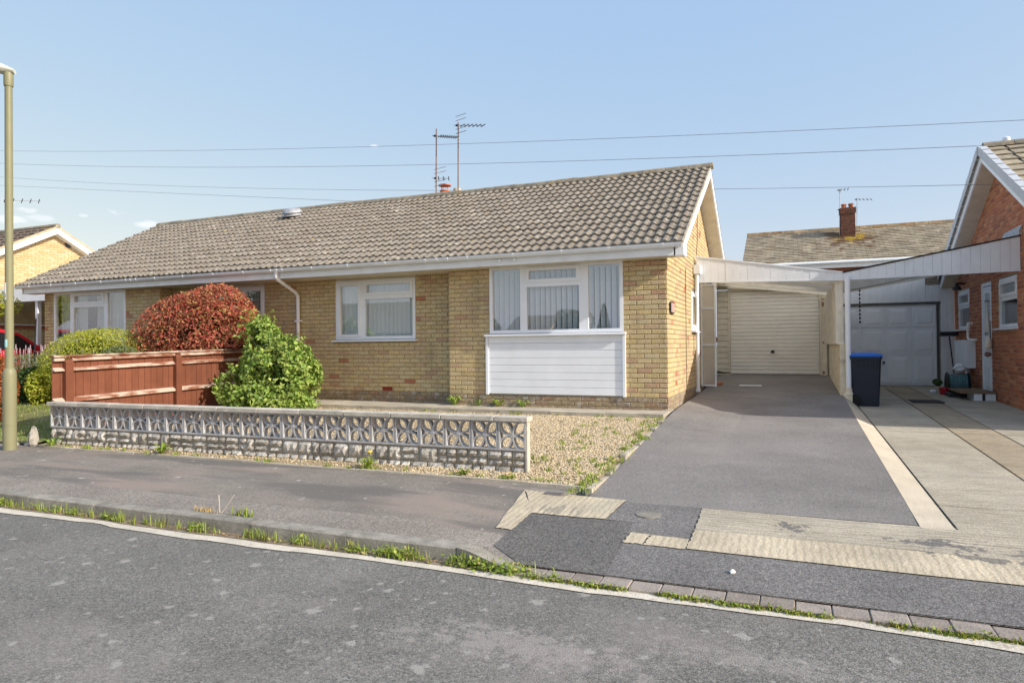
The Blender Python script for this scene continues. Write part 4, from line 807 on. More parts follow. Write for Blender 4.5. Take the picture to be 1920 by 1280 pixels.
MB().box(.3, 12.3, by+.35, by+.45, -.3, bz).box(.3, .4, by+.35, 2*bY-by-.35, -.3, bz).prism([(by+.4, bz-.05), (bY, bZ-.08), (2*bY-by-.4, bz-.05)], 'x', .3, .4).box(12.2, 12.3, by+.45, 2*bY-by-.4, -.3, bz).obj('wall', M['redbrick_i'], BH)
MB().box(.15, 12.4, by-.02, by+.02, bz-.20, bz-.03).obj('fascia', M['fascia'], BH)
MB().tube([(.1, by-.07, bz-.02), (12.4, by-.07, bz-.02)], .055, 8).obj('gutter', M['gutter'], BH)
chm = MB().box(3.46, 3.93, 17.45, 17.95, 4.4, 5.98).box(3.43, 3.96, 17.42, 17.98, 5.80, 5.98).obj('chimney', M['mortar'], BH)
bl = MB()
for k in range(22):
    z = 4.4+k*.072; o = .0 if k < 19 else .03
    for (x0, x1) in ([(3.455-o, 3.60), (3.61, 3.79), (3.80, 3.935+o)] if k % 2 else [(3.455-o, 3.685), (3.695, 3.935+o)]): bl.box(x0, x1, 17.44-o, 17.455-o*.9, z, z+.062)
    for (y0, y1) in ([(17.46, 17.65), (17.66, 17.95)] if k % 2 else [(17.46, 17.55), (17.56, 17.75), (17.76, 17.95)]): bl.box(3.445-o, 3.456-o*.9, y0, y1, z, z+.062)
link('brickwork', bl.mesh('brickwork', mat('dark_red_brick', [(.12,.055,.04), (.17,.07,.045), (.09,.045,.035)], rnd='isl', var=.2, vscale=10)), None, chm, None, 'stuff')
for x in (3.57, 3.81): MB().lathe([(.085, 0), (.075, .12), (.095, .13), (.095, .17), (.07, .18)], (x, 17.7, 5.98), 12).obj('chimney_pot', M['terracotta'], chm, True)
MB().box(3.40, 3.99, 17.40, 17.46, 4.62, 4.76).obj('lead_apron', M['upvc'], chm)

LH = thing('bungalow', 'yellow brick gable of the next bungalow beyond the lamp post', 'bungalow', (-24, 3.6, 0))
lx = -19.75; ly, lz = 3.66, 4.80; sL = .535
fr_g = wall_frame((lx, 0, 0), (0, 1, 0), (1, 0, 0)); gL = lambda u: lz-.12-sL*abs(u-ly)
lg = bricks(7.3, 4.9, [(1.9, 3.6, 1.75, 2.42)], top=gL)
b = MB()
for (u, z, w) in lg:
    m_ = brick_mesh(w); t = fr_g @ T((u, 0, z)); b.add([t @ Vector(p) for p in m_.v], m_.f)
link('brickwork', b.mesh('brickwork', mat('warm_buff_brick', [(.50,.38,.20), (.55,.44,.25), (.47,.35,.18), (.57,.48,.31)], rnd='isl', var=.15, vscale=20)), None, LH, None, 'stuff')
MB().prism([(0, -.1), (7.3, -.1), (7.3, gL(7.3)), (ly, lz-.1), (0, gL(0))], 'x', lx-.1, lx-.006).obj('wall', mat('tan_mortar', (.36,.27,.15), var=.2), LH)
MB().box(-32, lx-.1, 0, .1, -.1, 2.7).box(-32, lx-.1, 7.2, 7.3, -.1, 2.7).obj('wall', M['mortar'], LH)
for fn in (lambda y: y, lambda y: 2*ly-y):
    MB().prism([(fn(-.5), lz-.19-sL*(ly+.5)), (fn(ly), lz-.19), (fn(ly), lz-.01), (fn(-.5), lz-.01-sL*(ly+.5))], 'x', lx+.235, lx+.26).obj('barge_board', M['upvc'], LH)
    MB().prism([(fn(-.5), lz-.19-sL*(ly+.5)), (fn(ly), lz-.19), (fn(ly), lz-.175), (fn(-.5), lz-.175-sL*(ly+.5))], 'x', lx, lx+.235).obj('verge_soffit', M['soffit'], LH)
    MB().prism([(fn(-.5), lz-sL*(ly+.5)), (fn(ly), lz), (fn(ly), lz+.055), (fn(-.5), lz+.055-sL*(ly+.5))], 'x', lx+.20, lx+.275).obj('verge_mortar', mat('verge_sand', (.50,.40,.25), var=.2) if 'verge_sand' not in bpy.data.materials else bpy.data.materials['verge_sand'], LH)
b = MB(); cL, sLn = 1/math.hypot(1, sL), sL/math.hypot(1, sL)
for r in range(14):
    for c in range(34):
        x = lx+.19-(c+1)*.33; l0 = -.35; y = -.5+r*.335*cL; z = lz+.03-sL*(ly+.5)+r*.335*sLn
        p = lambda xx, l, h: (xx, y+l*cL-h*sLn, z+l*sLn+h*cL)
        b.add([p(x, 0, .05), p(x+.27, 0, .05), p(x+.27, .35, .015), p(x, .35, .015), p(x, 0, 0), p(x+.27, 0, 0), p(x+.27, 0, .01), p(x+.33, 0, .01), p(x+.33, .35, -.01), p(x+.27, .35, -.01)], [(0, 1, 2, 3), (4, 5, 1, 0), (6, 7, 8, 9), (1, 6, 9, 2)])
link('roof_tiles', b.mesh('roof_tiles', mat('brown_interlocking_tile', [(.16,.125,.10), (.21,.165,.13), (.13,.105,.085)], rnd='isl', var=.25, vscale=5)), None, LH, None, 'stuff')
MB().prism([(-.5, lz-sL*(ly+.5)), (ly, lz), (2*ly+.5, lz-sL*(ly+.5)), (2*ly+.5, lz-.05-sL*(ly+.5)), (ly, lz-.05), (-.5, lz-.05-sL*(ly+.5))], 'x', -32, lx+.2).obj('roof_deck', M['soffit'], LH)
MB().tube([(-32, ly, lz+.05), (lx+.28, ly, lz+.05)], .08, 8).obj('ridge', M['ridge'], LH)
MB().lathe([(.09, 0), (.11, .03), (.04, .06)], (0, 0, 0), 12).obj('wall_vent', M['dark'], LH, mw=T((lx, 4.15, 4.35)) @ Matrix.Rotation(rad(90), 4, 'Y'))
lw = window(LH, fr_g @ T((1.9, 0, 1.76)), 1.7, .66, [(.06,1.64,.06,.60,False)], [], mf=M['upvc'], curtain=[(.1, .9)])
MB().box(lx-.02, lx+.06, 1.85, 3.65, 1.62, 1.71).obj('tile_sill', mat('red_sill', (.30,.10,.06)), LH)
LC = thing('carport', 'white carport edge between the far gable and the bungalow pair', 'carport', (-17.2, 1.8, 0))
MB().box(-19.6, -14.75, 1.55, 1.58, 2.30, 2.68).obj('fascia', M['upvc'], LC); MB().box(-19.6, -14.75, 1.58, 6, 2.6, 2.65).obj('roof_sheet', M['gutter'], LC)
for xa in (-17.3, -14.85): MB().box(xa, xa+.1, 1.6, 1.7, 0, 2.3).obj('post', M['upvc'], LC)

# ------------------------------------------------------------------ front boundary: pierced block wall
W = thing('garden_wall', 'low garden wall of grey pierced flower blocks on rough stone', 'wall', (-7.608, -4.273, -.335), .0264)
def in_wall(name, b, m, mw=None, smooth=False, parent=None): return b.obj(name, m, parent or W, smooth, None, mw)
in_wall('wall_core', MB().box(.005, 6.89, .022, .088, -.1, .238), M['mortar'])
def stone_mesh(w, h):
    nx_, nz_ = max(3, int(w/.035)), max(2, int(h/.03)); v = []; f = []
    for i in range(nx_+1):
        for k in range(nz_+1):
            e = i in (0, nx_) or k in (0, nz_)
            v.append((w*i/nx_+(0 if e else random.uniform(-.006, .006)), (.012 if e else random.uniform(-.032, -.004)), h*k/nz_+(0 if e else random.uniform(-.005, .005))))
    st = nz_+1
    for i in range(nx_):
        for k in range(nz_): a = i*st+k; f.append((a, a+st, a+st+1, a+1))
    n0 = len(v); v += [(0, .03, 0), (w, .03, 0), (w, .03, h), (0, .03, h)]
    f += [tuple([n0, n0+1] + [i*st for i in range(nx_, -1, -1)]), tuple([n0+3] + [i*st+nz_ for i in range(nx_+1)] + [n0+2]), tuple([n0+3, n0] + list(range(st))), tuple([n0+1, n0+2] + [nx_*st+k for k in range(nz_, -1, -1)])]
    return MB().add(v, f)
x = .0
while x < 6.88:
    w = min(random.choice((.11, .13, .16, .19, .22)), 6.895-x); h2 = .155
    if w < .05: break
    if random.random() < .45: in_wall('stone', stone_mesh(w-.012, h2-.008), M['stone'], T((x+.004, .006, .080)))
    else:
        hs = random.choice((.07, .08))
        in_wall('stone', stone_mesh(w-.012, hs-.01), M['stone'], T((x+.004, .008, .080))); in_wall('stone', stone_mesh(w-.012, h2-hs-.006), M['stone'], T((x+.004, .002, .080+hs)))
    x += w
x = .0
while x < 6.88:
    w = min(random.choice((.09, .12, .17, .20)), 6.895-x)
    if w < .05: break
    in_wall('stone', stone_mesh(w-.014, .074), M['stone'], T((x+.005, .0+random.uniform(-.006, .004), .0))); x += w
pb = MB(); s = .294; t = .018; d = .088
pb.box(0, s, 0, d, 0, t).box(0, s, 0, d, s-t, s).box(0, t, 0, d, t, s-t).box(s-t, s, 0, d, t, s-t)
for qx, qz in ((1, 1), (-1, 1), (1, -1), (-1, -1)):
    for sg in (1, -1):
        pts = []
        for i in range(8):
            tt = i/7; a = .008+tt*(s/2-t*.75)*1.0; o = sg*.052*math.sin(math.pi*tt)**.85
            pts.append(Vector((s/2+qx*(a+o*.707), s/2+qz*(a-o*.707))))
        for i in range(7):
            p, q = pts[i], pts[i+1]; nrm = Vector((-(q-p).y, (q-p).x)).normalized()*.0085
            c = [p+nrm, p-nrm, q-nrm, q+nrm]; y0 = .010
            pb.add([(v.x, y0+.004, v.y) for v in c] + [(v.x, d-.008, v.y) for v in c], [(0, 1, 2, 3), (7, 6, 5, 4), (0, 4, 5, 1), (1, 5, 6, 2), (2, 6, 7, 3), (3, 7, 4, 0)])
pb.lathe([(.02, 0), (.02, d-.02)], (0, 0, 0), 8)
for i in range(len(pb.v)-16, len(pb.v)): v = pb.v[i]; pb.v[i] = (s/2+v[0], .008+v[2], s/2+v[1])
pbm = pb.mesh('screen_block', M['block'])
for k in range(23): link('screen_block', pbm, None, W, T((.003+.3*k, random.uniform(-.002, .002), .242)))
x = -.03; k = 0
while x < 6.92:
    w = .60 if x+.60 < 6.9 else 6.935-x
    in_wall('coping_slab', MB().cbox(x+.003, x+w-.003, -.035, .125, .540, .585, .006), M['coping'], T((0, random.uniform(-.003, .003), random.uniform(-.002, .002)))); x += w
in_wall('end_pier', MB().box(6.895, 6.915, .002, .086, -.05, .536), M['coping'])
in_wall('bed_joint', MB().box(0, 6.9, .008, .084, .236, .2415), M['mortar_pale'])

# ------------------------------------------------------------------ red-brown fence along the party line
FN = thing('fence', 'low red-brown timber fence with faded pale rails behind the garden wall', 'fence', (-7.7, -2.3, -.1))
pm_ = MB().box(0, .012, 0, .108, -.22, .80).mesh('fence_board', M['wood_red'])
def ftop(y): return .862+.0235*(y+4.1)
y = -4.17
while y < -.5:
    zz = ftop(y)-.815
    link('fence_board', pm_, None, FN, T((-7.735+random.uniform(0, .004), y, zz-.01)) @ Matrix.Rotation(rad(1.6), 4, 'Z')); y += .111
for (za, zb, o) in ((.80, .865, .0), (.66, .71, .0), (.22, .285, .0)):
    for (a, c) in ((-4.17, -4.03), (-3.92, -2.20), (-2.09, -.5)):
        k = lambda yy: ftop(yy)-.862
        v = []
        for yy in (a, c):
            v += [(-7.72, yy, za+k(yy)), (-7.668, yy, za+k(yy)), (-7.668, yy, zb+k(yy)-.035), (-7.72, yy, zb+k(yy))]
        MB().add(v, [(0, 1, 2, 3), (7, 6, 5, 4), (0, 4, 5, 1), (1, 5, 6, 2), (2, 6, 7, 3), (3, 7, 4, 0)]).obj('rail', M['wood_pale'], FN)
    
MB().add([(-7.76, -4.18, ftop(-4.18)-.005), (-7.66, -4.18, ftop(-4.18)-.005), (-7.66, -4.18, ftop(-4.18)+.018), (-7.76, -4.18, ftop(-4.18)+.018), (-7.76, -.5, ftop(-.5)-.005), (-7.66, -.5, ftop(-.5)-.005), (-7.66, -.5, ftop(-.5)+.018), (-7.76, -.5, ftop(-.5)+.018)],
         [(0, 1, 2, 3), (7, 6, 5, 4), (0, 4, 5, 1), (1, 5, 6, 2), (2, 6, 7, 3), (3, 7, 4, 0)]).obj('capping', M['wood_pale'], FN)
pf = lambda ya, yb, ht: MB().prism([(-7.75, -.35), (-7.645, -.35), (-7.645, ht-.06), (-7.66, ht-.015), (-7.70, ht), (-7.75, ht)], 'y', ya, yb)
for (ya, yb) in ((-4.03, -3.92), (-2.20, -2.09), (-.52, -.42)): pf(ya, yb, ftop(ya)-.03).obj('post', M['wood_red'], FN)

# ------------------------------------------------------------------ lamp post
LPX, LPY = -7.72, -4.72
LP = thing('street_lamp', 'sage green lamp post standing at the left end of the garden wall', 'lamp post', (LPX, LPY, -.35))
MB().lathe([(.078, -.02), (.078, .98), (.075, 1.02), (.060, 1.065), (.050, 1.075)], (LPX, LPY, -.35), 28).obj('base', M['lamp'], LP, True)
MB().lathe([(.050, 0), (.046, 2), (.043, 3.80)], (LPX, LPY, .724), 24).obj('shaft', M['lamp'], LP, True)
MB().lathe([(.052, 0), (.055, .03), (.055, .16), (.05, .18)], (LPX, LPY, 4.42), 20).obj('collar', M['lamp'], LP, True)
hd = Vector((-.80, -.60, 0)); hs = Vector((.60, -.80, 0)); o = Vector((LPX, LPY, 4.62))
ring = []
b = MB(); secs = [(-.07, .05, -.03, .03), (.05, .08, -.045, .085), (.20, .11, -.02, .125), (.42, .14, .03, .165), (.62, .12, .06, .16), (.72, .03, .09, .13)]
for (a, w, zl, zh) in secs:
    c = o+hd*a
    ring.append([c+hs*(w*math.cos(t_))+Vector((0, 0, (zl+zh)/2+(zh-zl)/2*math.sin(t_))) for t_ in np.linspace(0, 2*math.pi, 11)[:-1]])
v = [p for r_ in ring for p in r_]; f = [(i*10+k, i*10+(k+1) % 10, (i+1)*10+(k+1) % 10, (i+1)*10+k) for i in range(len(secs)-1) for k in range(10)] + [tuple(range(9, -1, -1)), tuple(range(50, 60))]
b.add(v, f).obj('lantern', mat('pale_grey_green', (.52,.55,.48), rough=.4), LP, True)
b = MB(); nn = 14; a0, a1 = rad(-72), rad(8); v = []
for i in range(nn+1):
    a = a0+(a1-a0)*i/nn; v += [(LPX+.0815*math.cos(a), LPY+.0815*math.sin(a), -.02), (LPX+.0815*math.cos(a), LPY+.0815*math.sin(a), .47)]
dpn = b.add(v, [(2*i, 2*i+2, 2*i+3, 2*i+1) for i in range(nn)]).obj('access_door', M['lamp'], LP)
sol = dpn.modifiers.new('thickness', 'SOLIDIFY'); sol.thickness = .007
def wrap(name, z0, z1, a0, a1, r, m, parent=LP):
    v = []; nn = 6
    for i in range(nn+1):
        a = rad(a0+(a1-a0)*i/nn); v += [(LPX+r*math.cos(a), LPY+r*math.sin(a), z0), (LPX+r*math.cos(a), LPY+r*math.sin(a), z1)]
    return MB().add(v, [(2*i, 2*i+2, 2*i+3, 2*i+1) for i in range(nn)]).obj(name, m, parent, True)
lab = wrap('number_label', 1.62, 1.84, -125, -70, .0505, M['upvc'])
wrap('sticker', 1.0, 1.10, -120, -55, .0515, mat('turquoise_sticker', (.35,.62,.60)))

# ------------------------------------------------------------------ plants
def leaves(name, P, Nrm, size, m, parent=None, aspect=.5, jitter=.9, fold=.25, kind=None):
    """one leaf per point: a folded diamond of 4 triangles' worth of area facing roughly along Nrm"""
    n = len(P); Nn = Nrm+rng.normal(0, jitter, (n, 3)); Nn /= np.linalg.norm(Nn, axis=1)[:, None]+1e-9
    A = rng.normal(0, 1, (n, 3)); A -= (A*Nn).sum(1)[:, None]*Nn; A /= np.linalg.norm(A, axis=1)[:, None]+1e-9
    B = np.cross(Nn, A); L = (size*rng.uniform(.6, 1.3, n))[:, None]; w = L*aspect*.5
    V = np.stack([P-A*L*.5, P-B*w+Nn*w*fold*2, P+A*L*.5, P+B*w+Nn*w*fold*2], 1).reshape(-1, 3)
    b = (np.arange(n)*4)[:, None]
    Q = np.concatenate([b+np.array([[0, 1, 2]]), b+np.array([[0, 2, 3]])], 1).reshape(-1, 3)
    return link(name, np_mesh(name, V, Q, m), None, parent, None, kind)
def blob_points(n, c, r, squash=0, lumps=10, lump=.22, shell=.30, low=-.9, seed=1):
    g = np.random.default_rng(seed); D = g.normal(0, 1, (n*2, 3)); D /= np.linalg.norm(D, axis=1)[:, None]
    D = D[D[:, 2] > low][:n]
    LD = g.normal(0, 1, (lumps, 3)); LD /= np.linalg.norm(LD, axis=1)[:, None]; la = g.uniform(-.6, 1, lumps)
    k = np.exp(-(1-D@LD.T)*9)@la
    rad_ = (1+lump*k)*(1-shell*g.uniform(0, 1, len(D))**2.2)
    rad_ += g.normal(0, .015, len(D))
    P = D*rad_[:, None]*np.array(r)+np.array(c); Nn = D/np.array(r); Nn /= np.linalg.norm(Nn, axis=1)[:, None]
    return P, Nn
def clumps(P, sc, th, seed=0):
    g = np.random.default_rng(seed); v = np.zeros(len(P))
    for k in range(7):
        d = g.normal(0, 1, 3); d /= np.linalg.norm(d); v += np.sin(P@d*sc*g.uniform(.7, 1.6)+g.uniform(0, 6.28))
    return v > th
def stems(parent, base, tips, r=.012, m=None):
    b = MB()
    for tp in tips:
        p0 = Vector(base)+Vector((random.uniform(-.12, .12), random.uniform(-.12, .12), 0)); p1 = Vector(tp); mid = p0.lerp(p1, .5)+Vector((random.uniform(-.08, .08), random.uniform(-.08, .08), .08))
        b.tube([p0, mid, p1], [r, r*.7, r*.3], 5)
    return b.obj('branches', m or M['bark'], parent)
# red-leaved dome
RBX = thing('shrub', 'large dome-shaped shrub with red and orange autumn leaves behind the fence', 'shrub', (-8.55, -1.15, 0))
P1, N1 = blob_points(30000, (-8.72, -.66, .95), (1.30, .78, 1.17), lumps=46, lump=.17, shell=.36, low=-.85, seed=3)
k1 = ((P1[:, 0] < -7.80) | (P1[:, 2] > .98) | (P1[:, 1] > -.4)) & (P1[:, 1] < .26) & clumps(P1, 10, -2.5, 1); P1, N1 = P1[k1], N1[k1]
P1[:, 2] = np.maximum(P1[:, 2], .05+rng.uniform(0, .1, len(P1)))
leaves('foliage', P1, N1, .066, M['leaf_red'], RBX, .45, .85)
P1b, N1b = blob_points(4000, (-8.85, -.66, .9), (.95, .52, .9), shell=.25, low=-.9, seed=4); leaves('inner_foliage', P1b, N1b, .10, M['leaf_red_shade'], RBX, .5, 1.)
stems(RBX, (-8.75, -.8, .0), [(-8.85+1.1*math.cos(a), -.8+.65*math.sin(a), 1.2+.4*math.sin(3*a)) for a in np.linspace(0, 6, 14)])
# green bush in front of the fence end
GB = thing('shrub', 'bright green leafy bush spreading in front of the fence end', 'shrub', (-6.25, -1.2, -.1))
parts_ = [((-6.38, -1.25, .42), (.64, .5, .50), 8000, 5), ((-6.75, -1.1, .92), (.36, .32, .46), 4200, 6), ((-5.92, -1.25, .48), (.33, .34, .40), 3400, 7), ((-6.98, -1.0, 1.26), (.21, .2, .28), 1500, 8), ((-6.25, -1.2, .80), (.42, .34, .30), 2600, 13), ((-6.95, -1.5, .28), (.34, .30, .32), 2400, 9), ((-5.85, -1.4, .10), (.30, .34, .22), 1500, 10), ((-6.35, -1.6, .05), (.62, .30, .24), 2600, 12)]
PP = [blob_points(n_, c_, r_, lumps=22, lump=.34, shell=.6, low=-.95, seed=s_) for (c_, r_, n_, s_) in parts_]
Pg = np.concatenate([p for p, _ in PP]); Ng = np.concatenate([q for _, q in PP]); keep = (Pg[:, 2] > -.12) & (Pg[:, 1] < .15) & clumps(Pg, 13, -.45, 5); leaves('foliage', Pg[keep], Ng[keep], .088, M['leaf_green'], GB, .55, 1.0)
sp = []; sn = []
for k in range(70):      # loose sprays poking out of the outline
    a = rng.uniform(0, 6.28); e = rng.uniform(-.2, 1.2); d0 = np.array([math.cos(a)*math.cos(e), math.sin(a)*math.cos(e)*.7, math.sin(e)])
    c_, r_, _, _ = parts_[rng.integers(0, 6)]; base = np.array(c_)+d0*np.array(r_)*.9
    for t_ in np.linspace(0, .30, 10):
        sp.append(base+d0*t_+np.array([0, 0, -t_*t_*1.2])+rng.normal(0, .016, 3)); sn.append(np.array([0, 0, 1]))
sp = np.array(sp); k_ = (sp[:, 2] > -.1) & (sp[:, 1] < .15); leaves('spray_leaves', sp[k_], np.array(sn)[k_], .08, M['leaf_green'], GB, .5, .7)
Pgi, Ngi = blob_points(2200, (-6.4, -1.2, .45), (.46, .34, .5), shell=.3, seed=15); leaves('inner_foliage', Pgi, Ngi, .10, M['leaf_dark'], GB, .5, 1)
stems(GB, (-6.2, -1.2, -.12), [(-7.0, -1.0, 1.6), (-6.95, -1.3, 1.2), (-5.7, -1.4, .8), (-6.2, -1.55, .95), (-5.6, -1.5, .5), (-7.1, -1.7, .6), (-6.0, -1.3, 1.0), (-6.6, -1.5, .9), (-5.5, -1.3, .3)], .014)
# lime-green mound and smaller plants of the left garden
YB = thing('shrub', 'lime green feathery mound under the far left bay window', 'shrub', (-10.6, -1.7, 0))
Py, Ny = blob_points(24000, (-10.42, -1.6, .62), (1.02, .75, .74), lumps=34, lump=.16, shell=.34, low=-.8, seed=21); Py[:, 2] = np.maximum(Py[:, 2], .0)
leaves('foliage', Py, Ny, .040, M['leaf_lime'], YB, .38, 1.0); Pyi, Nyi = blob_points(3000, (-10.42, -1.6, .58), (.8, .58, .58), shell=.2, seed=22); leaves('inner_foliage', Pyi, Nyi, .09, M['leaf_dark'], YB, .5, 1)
SG = thing('shrub', 'small grey-green shrub between the lime mound and the red dome', 'shrub', (-9.45, -1.8, 0))
Ps, Ns = blob_points(4200, (-9.35, -1.9, .55), (.52, .45, .48), lumps=14, lump=.25, shell=.5, seed=23); leaves('foliage', Ps, Ns, .06, M['leaf_sage'], SG, .4, 1.0)
LV = thing('shrub', 'clump of lavender with dry flower spikes behind the lamp post', 'shrub', (-12.6, -1.4, 0))
Pl, Nl = blob_points(6500, (-12.75, -1.3, .38), (.95, .7, .48), lumps=12, lump=.2, shell=.45, seed=24); leaves('foliage', Pl, Nl, .09, M['leaf_sage'], LV, .18, .8)
b = MB()
for k in range(46):
    a = random.uniform(0, 6.28); r_ = random.uniform(.2, .95); x, y = -12.75+r_*math.cos(a), -1.3+.7*r_*math.sin(a); h = random.uniform(.7, 1.02)
    b.tube([(x, y, .3), (x+random.uniform(-.06, .06), y, h)], .004, 4).tube([(x, y, h-.03), (x+.005, y, h+.07)], .011, 5)
b.obj('flower_spikes', mat('dry_lavender', (.34,.27,.30)), LV)
DB = thing('shrub', 'dark low rose bush with one pink flower near the lawn', 'shrub', (-11.5, -1.9, 0))
Pd, Nd = blob_points(4200, (-11.75, -1.85, .3), (.62, .42, .34), lumps=12, lump=.25, shell=.5, seed=25); leaves('foliage', Pd, Nd, .06, M['leaf_dark'], DB, .6, 1)
MB().lathe([(.005, 0), (.05, .015), (.035, .05), (.01, .06)], (-11.6, -2.35, .33), 8).obj('flower', M['pink'], DB)
Pd2, Nd2 = blob_points(1600, (-11.15, -2.15, .28), (.28, .25, .33), shell=.6, seed=26); leaves('sprouts', Pd2, Nd2, .07, M['leaf_lime'], DB, .45, 1)
OHX = -10.45
OH = thing('hedge', 'orange-leaved hedge at the left edge beside the lamp post', 'hedge', (-9.6, -4.0, -.2))
Po, No = blob_points(12000, (OHX, -3.72, .30), (.75, .62, .62), lumps=20, lump=.15, shell=.35, low=-.95, seed=27); Po[:, 2] = np.maximum(Po[:, 2], -.26)
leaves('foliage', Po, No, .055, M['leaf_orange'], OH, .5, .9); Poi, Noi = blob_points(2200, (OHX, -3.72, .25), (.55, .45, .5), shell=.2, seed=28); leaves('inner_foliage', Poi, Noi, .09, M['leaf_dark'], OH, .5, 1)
LT = thing('tree', 'small yellow-green tree behind the lamp post at the left edge', 'tree', (-15.6, -.9, 0))
Pt, Nt = blob_points(5200, (-15.9, -.9, 2.05), (.85, .7, .52), lumps=16, lump=.35, shell=.6, low=-.9, seed=29); leaves('crown', Pt, Nt, .085, M['leaf_lime'], LT, .5, 1.1)
b = MB().tube([(-16.2, -.9, 0), (-16.1, -.9, .9), (-15.9, -.9, 1.7), (-15.7, -.85, 2.3)], [.05, .045, .035, .015], 7)
for a in np.linspace(0, 5.5, 7): b.tube([(-15.95, -.9, 1.5), (-15.9+.4*math.cos(a), -.9+.35*math.sin(a), 1.9), (-15.9+.7*math.cos(a), -.9+.6*math.sin(a), 2.15)], [.022, .014, .006], 5)
b.obj('trunk', M['bark'], LT)
# wire arch / obelisk of thin rods
TR = thing('garden_trellis', 'thin rusty rod trellis standing in the left garden', 'trellis', (-12.6, -1.3, 0))
MB().tube([(-12.52, -1.45, 0), (-12.45, -1.45, .9), (-12.4, -1.45, 1.6)], .014, 6).obj('upright', M['black'], TR); MB().tube([(-12.45, -1.46, .93), (-12.05, -1.46, .92)], .012, 6).obj('crossbar', M['rust'], TR)
# lawn grass and weeds
def blades(name, base, h, w, m, parent=None, kind='stuff', lean=.8):
    n = len(base); a = rng.uniform(0, 2*np.pi, n); d = np.stack([np.cos(a), np.sin(a), np.zeros(n)], 1); s_ = np.stack([-d[:, 1], d[:, 0], np.zeros(n)], 1)
    hh = (h*rng.uniform(.2, 1.3, n))[:, None]; ww = (w*rng.uniform(.6, 1.4, n))[:, None]; up = np.array([0, 0, 1.0]); ln = (rng.uniform(0, 1, n)**1.4*lean+.08)[:, None]
    m1 = base+up*hh*.55+d*hh*ln*.35; tp = base+up*hh*(1-ln*.3)+d*hh*ln
    V = np.stack([base-s_*ww, base+s_*ww, m1+s_*ww*.8, m1-s_*ww*.8, tp], 1).reshape(-1, 3); b_ = (np.arange(n)*5)[:, None]
    Q = np.concatenate([b_+np.array([[0, 1, 2]]), b_+np.array([[0, 2, 3]]), b_+np.array([[3, 2, 4]])], 1).reshape(-1, 3)
    return link(name, np_mesh(name, V, Q, m), None, parent, None, kind)
n = 34000; X = rng.uniform(-13.6, -7.8, n); Y = rng.uniform(-4.35, -.6, n); k_ = (np.sin(X*2.1)+np.sin(Y*3.3+X)+rng.normal(0, .8, n)) > -1.1
B_ = np.stack([X, Y, np.array([LGz(x, y) for x, y in zip(X, Y)])], 1)[k_]; lg_ = blades('lawn_grass', B_, .05, .004, M['grass'])
def clusters(name, cl, m, h, w, per, sx, sy, zf):
    pts = []
    for (x, y, s_) in cl:
        n_ = int(per*s_); a = rng.normal(0, 1, (n_, 2))*np.array([sx, sy])*math.sqrt(s_); px, py = x+a[:, 0], y+a[:, 1]
        pts.append(np.stack([px, py, np.array([zf(p, q) for p, q in zip(px, py)])], 1))
    return blades(name, np.concatenate(pts), h, w, m)
cl = [(-5.0, -6.43, 1.0), (-4.85, -6.43, .6)] + [(x, -6.43, random.uniform(.25, .8)) for x in (-4.4, -4.2, -3.95, -3.75, -3.55, -3.4, -2.95, -2.55, -2.0, -1.9, -1.55, -1.44, -1.1, -.78, -.60, -.22, -.1, .1, .22)] + [(-.68, -6.43, 1.3), (-1.5, -6.43, .6), (-2.0, -6.43, .6)]
cl += [(x, -6.445+random.uniform(-.012, .012), random.uniform(.05, .35)) for x in lin(-5.2, .4, 46) if math.sin(x*4.1)+math.sin(x*9.3)+random.uniform(-.8, .8) > -.2]
clusters('kerb_grass', cl, M['weed'], .085, .0030, 52, .05, .020, lambda x, y: -.462)
def low_leaves(name, cl_, m, size, per, sx, sy, zf, zs):
    P = []
    for (x, y, s_) in cl_:
        n_ = int(per*s_); g = rng.normal(0, 1, (n_, 2))*np.array([sx, sy])*math.sqrt(s_); P += [(x+a, y+b_, zf(x+a, y+b_)+abs(rng.normal(0, zs))+.005) for a, b_ in g]
    P = np.array(P); return leaves(name, P, np.tile([0, -.3, 1.0], (len(P), 1)), size, m, None, .6, .5, .2, 'stuff')
low_leaves('kerb_weeds', [c for i, c in enumerate(cl) if i % 3 == 0]+[(-5.05, -6.43, 2.5), (-.1, -6.44, 2.2), (.12, -6.46, 1.6), (-.25, -6.43, 1.4), (-1.05, -6.43, 1)], M['weed'], .032, 60, .055, .02, lambda x, y: -.462, .025)
low_leaves('litter', [(x, -6.44, .6) for x in lin(-5.2, 4, 60)], mat('dry_litter', [(.30,.19,.09), (.38,.27,.14), (.22,.13,.07)], rnd='isl'), .02, 16, .07, .015, lambda x, y: -.462, .004)
cl2 = [(x, -6.49+random.uniform(-.01, .015), random.uniform(.3, 1.1)) for x in lin(.25, 5, 120) if math.sin(x*5.1)+math.sin(x*11.7)*.7+random.uniform(-.6, .6) > -1.0]
low_leaves('gutter_weeds', [c for i, c in enumerate(cl2) if i % 2 == 0], M['weed'], .02, 26, .03, .014, lambda x, y: -.462, .012)
clusters('gutter_moss', cl2, mat('moss', [(.14,.20,.02), (.22,.27,.03), (.30,.30,.05), (.20,.15,.06)], rnd='isl', trans=.2),  .020, .005, 45, .03, .014, lambda x, y: -.462)
cl3 = [(random.uniform(-7.4, -.2), -4.40+random.uniform(-.03, .08), random.uniform(.15, .55)) for _ in range(30)]
low_leaves('wall_foot_leaves', cl3, M['weed'], .03, 26, .07, .02, lambda x, y: Pz(x, -4.3), .02)
clusters('wall_foot_weeds', cl3, M['weed'], .06, .004, 60, .06, .025, lambda x, y: Pz(x, -4.3)+.002)
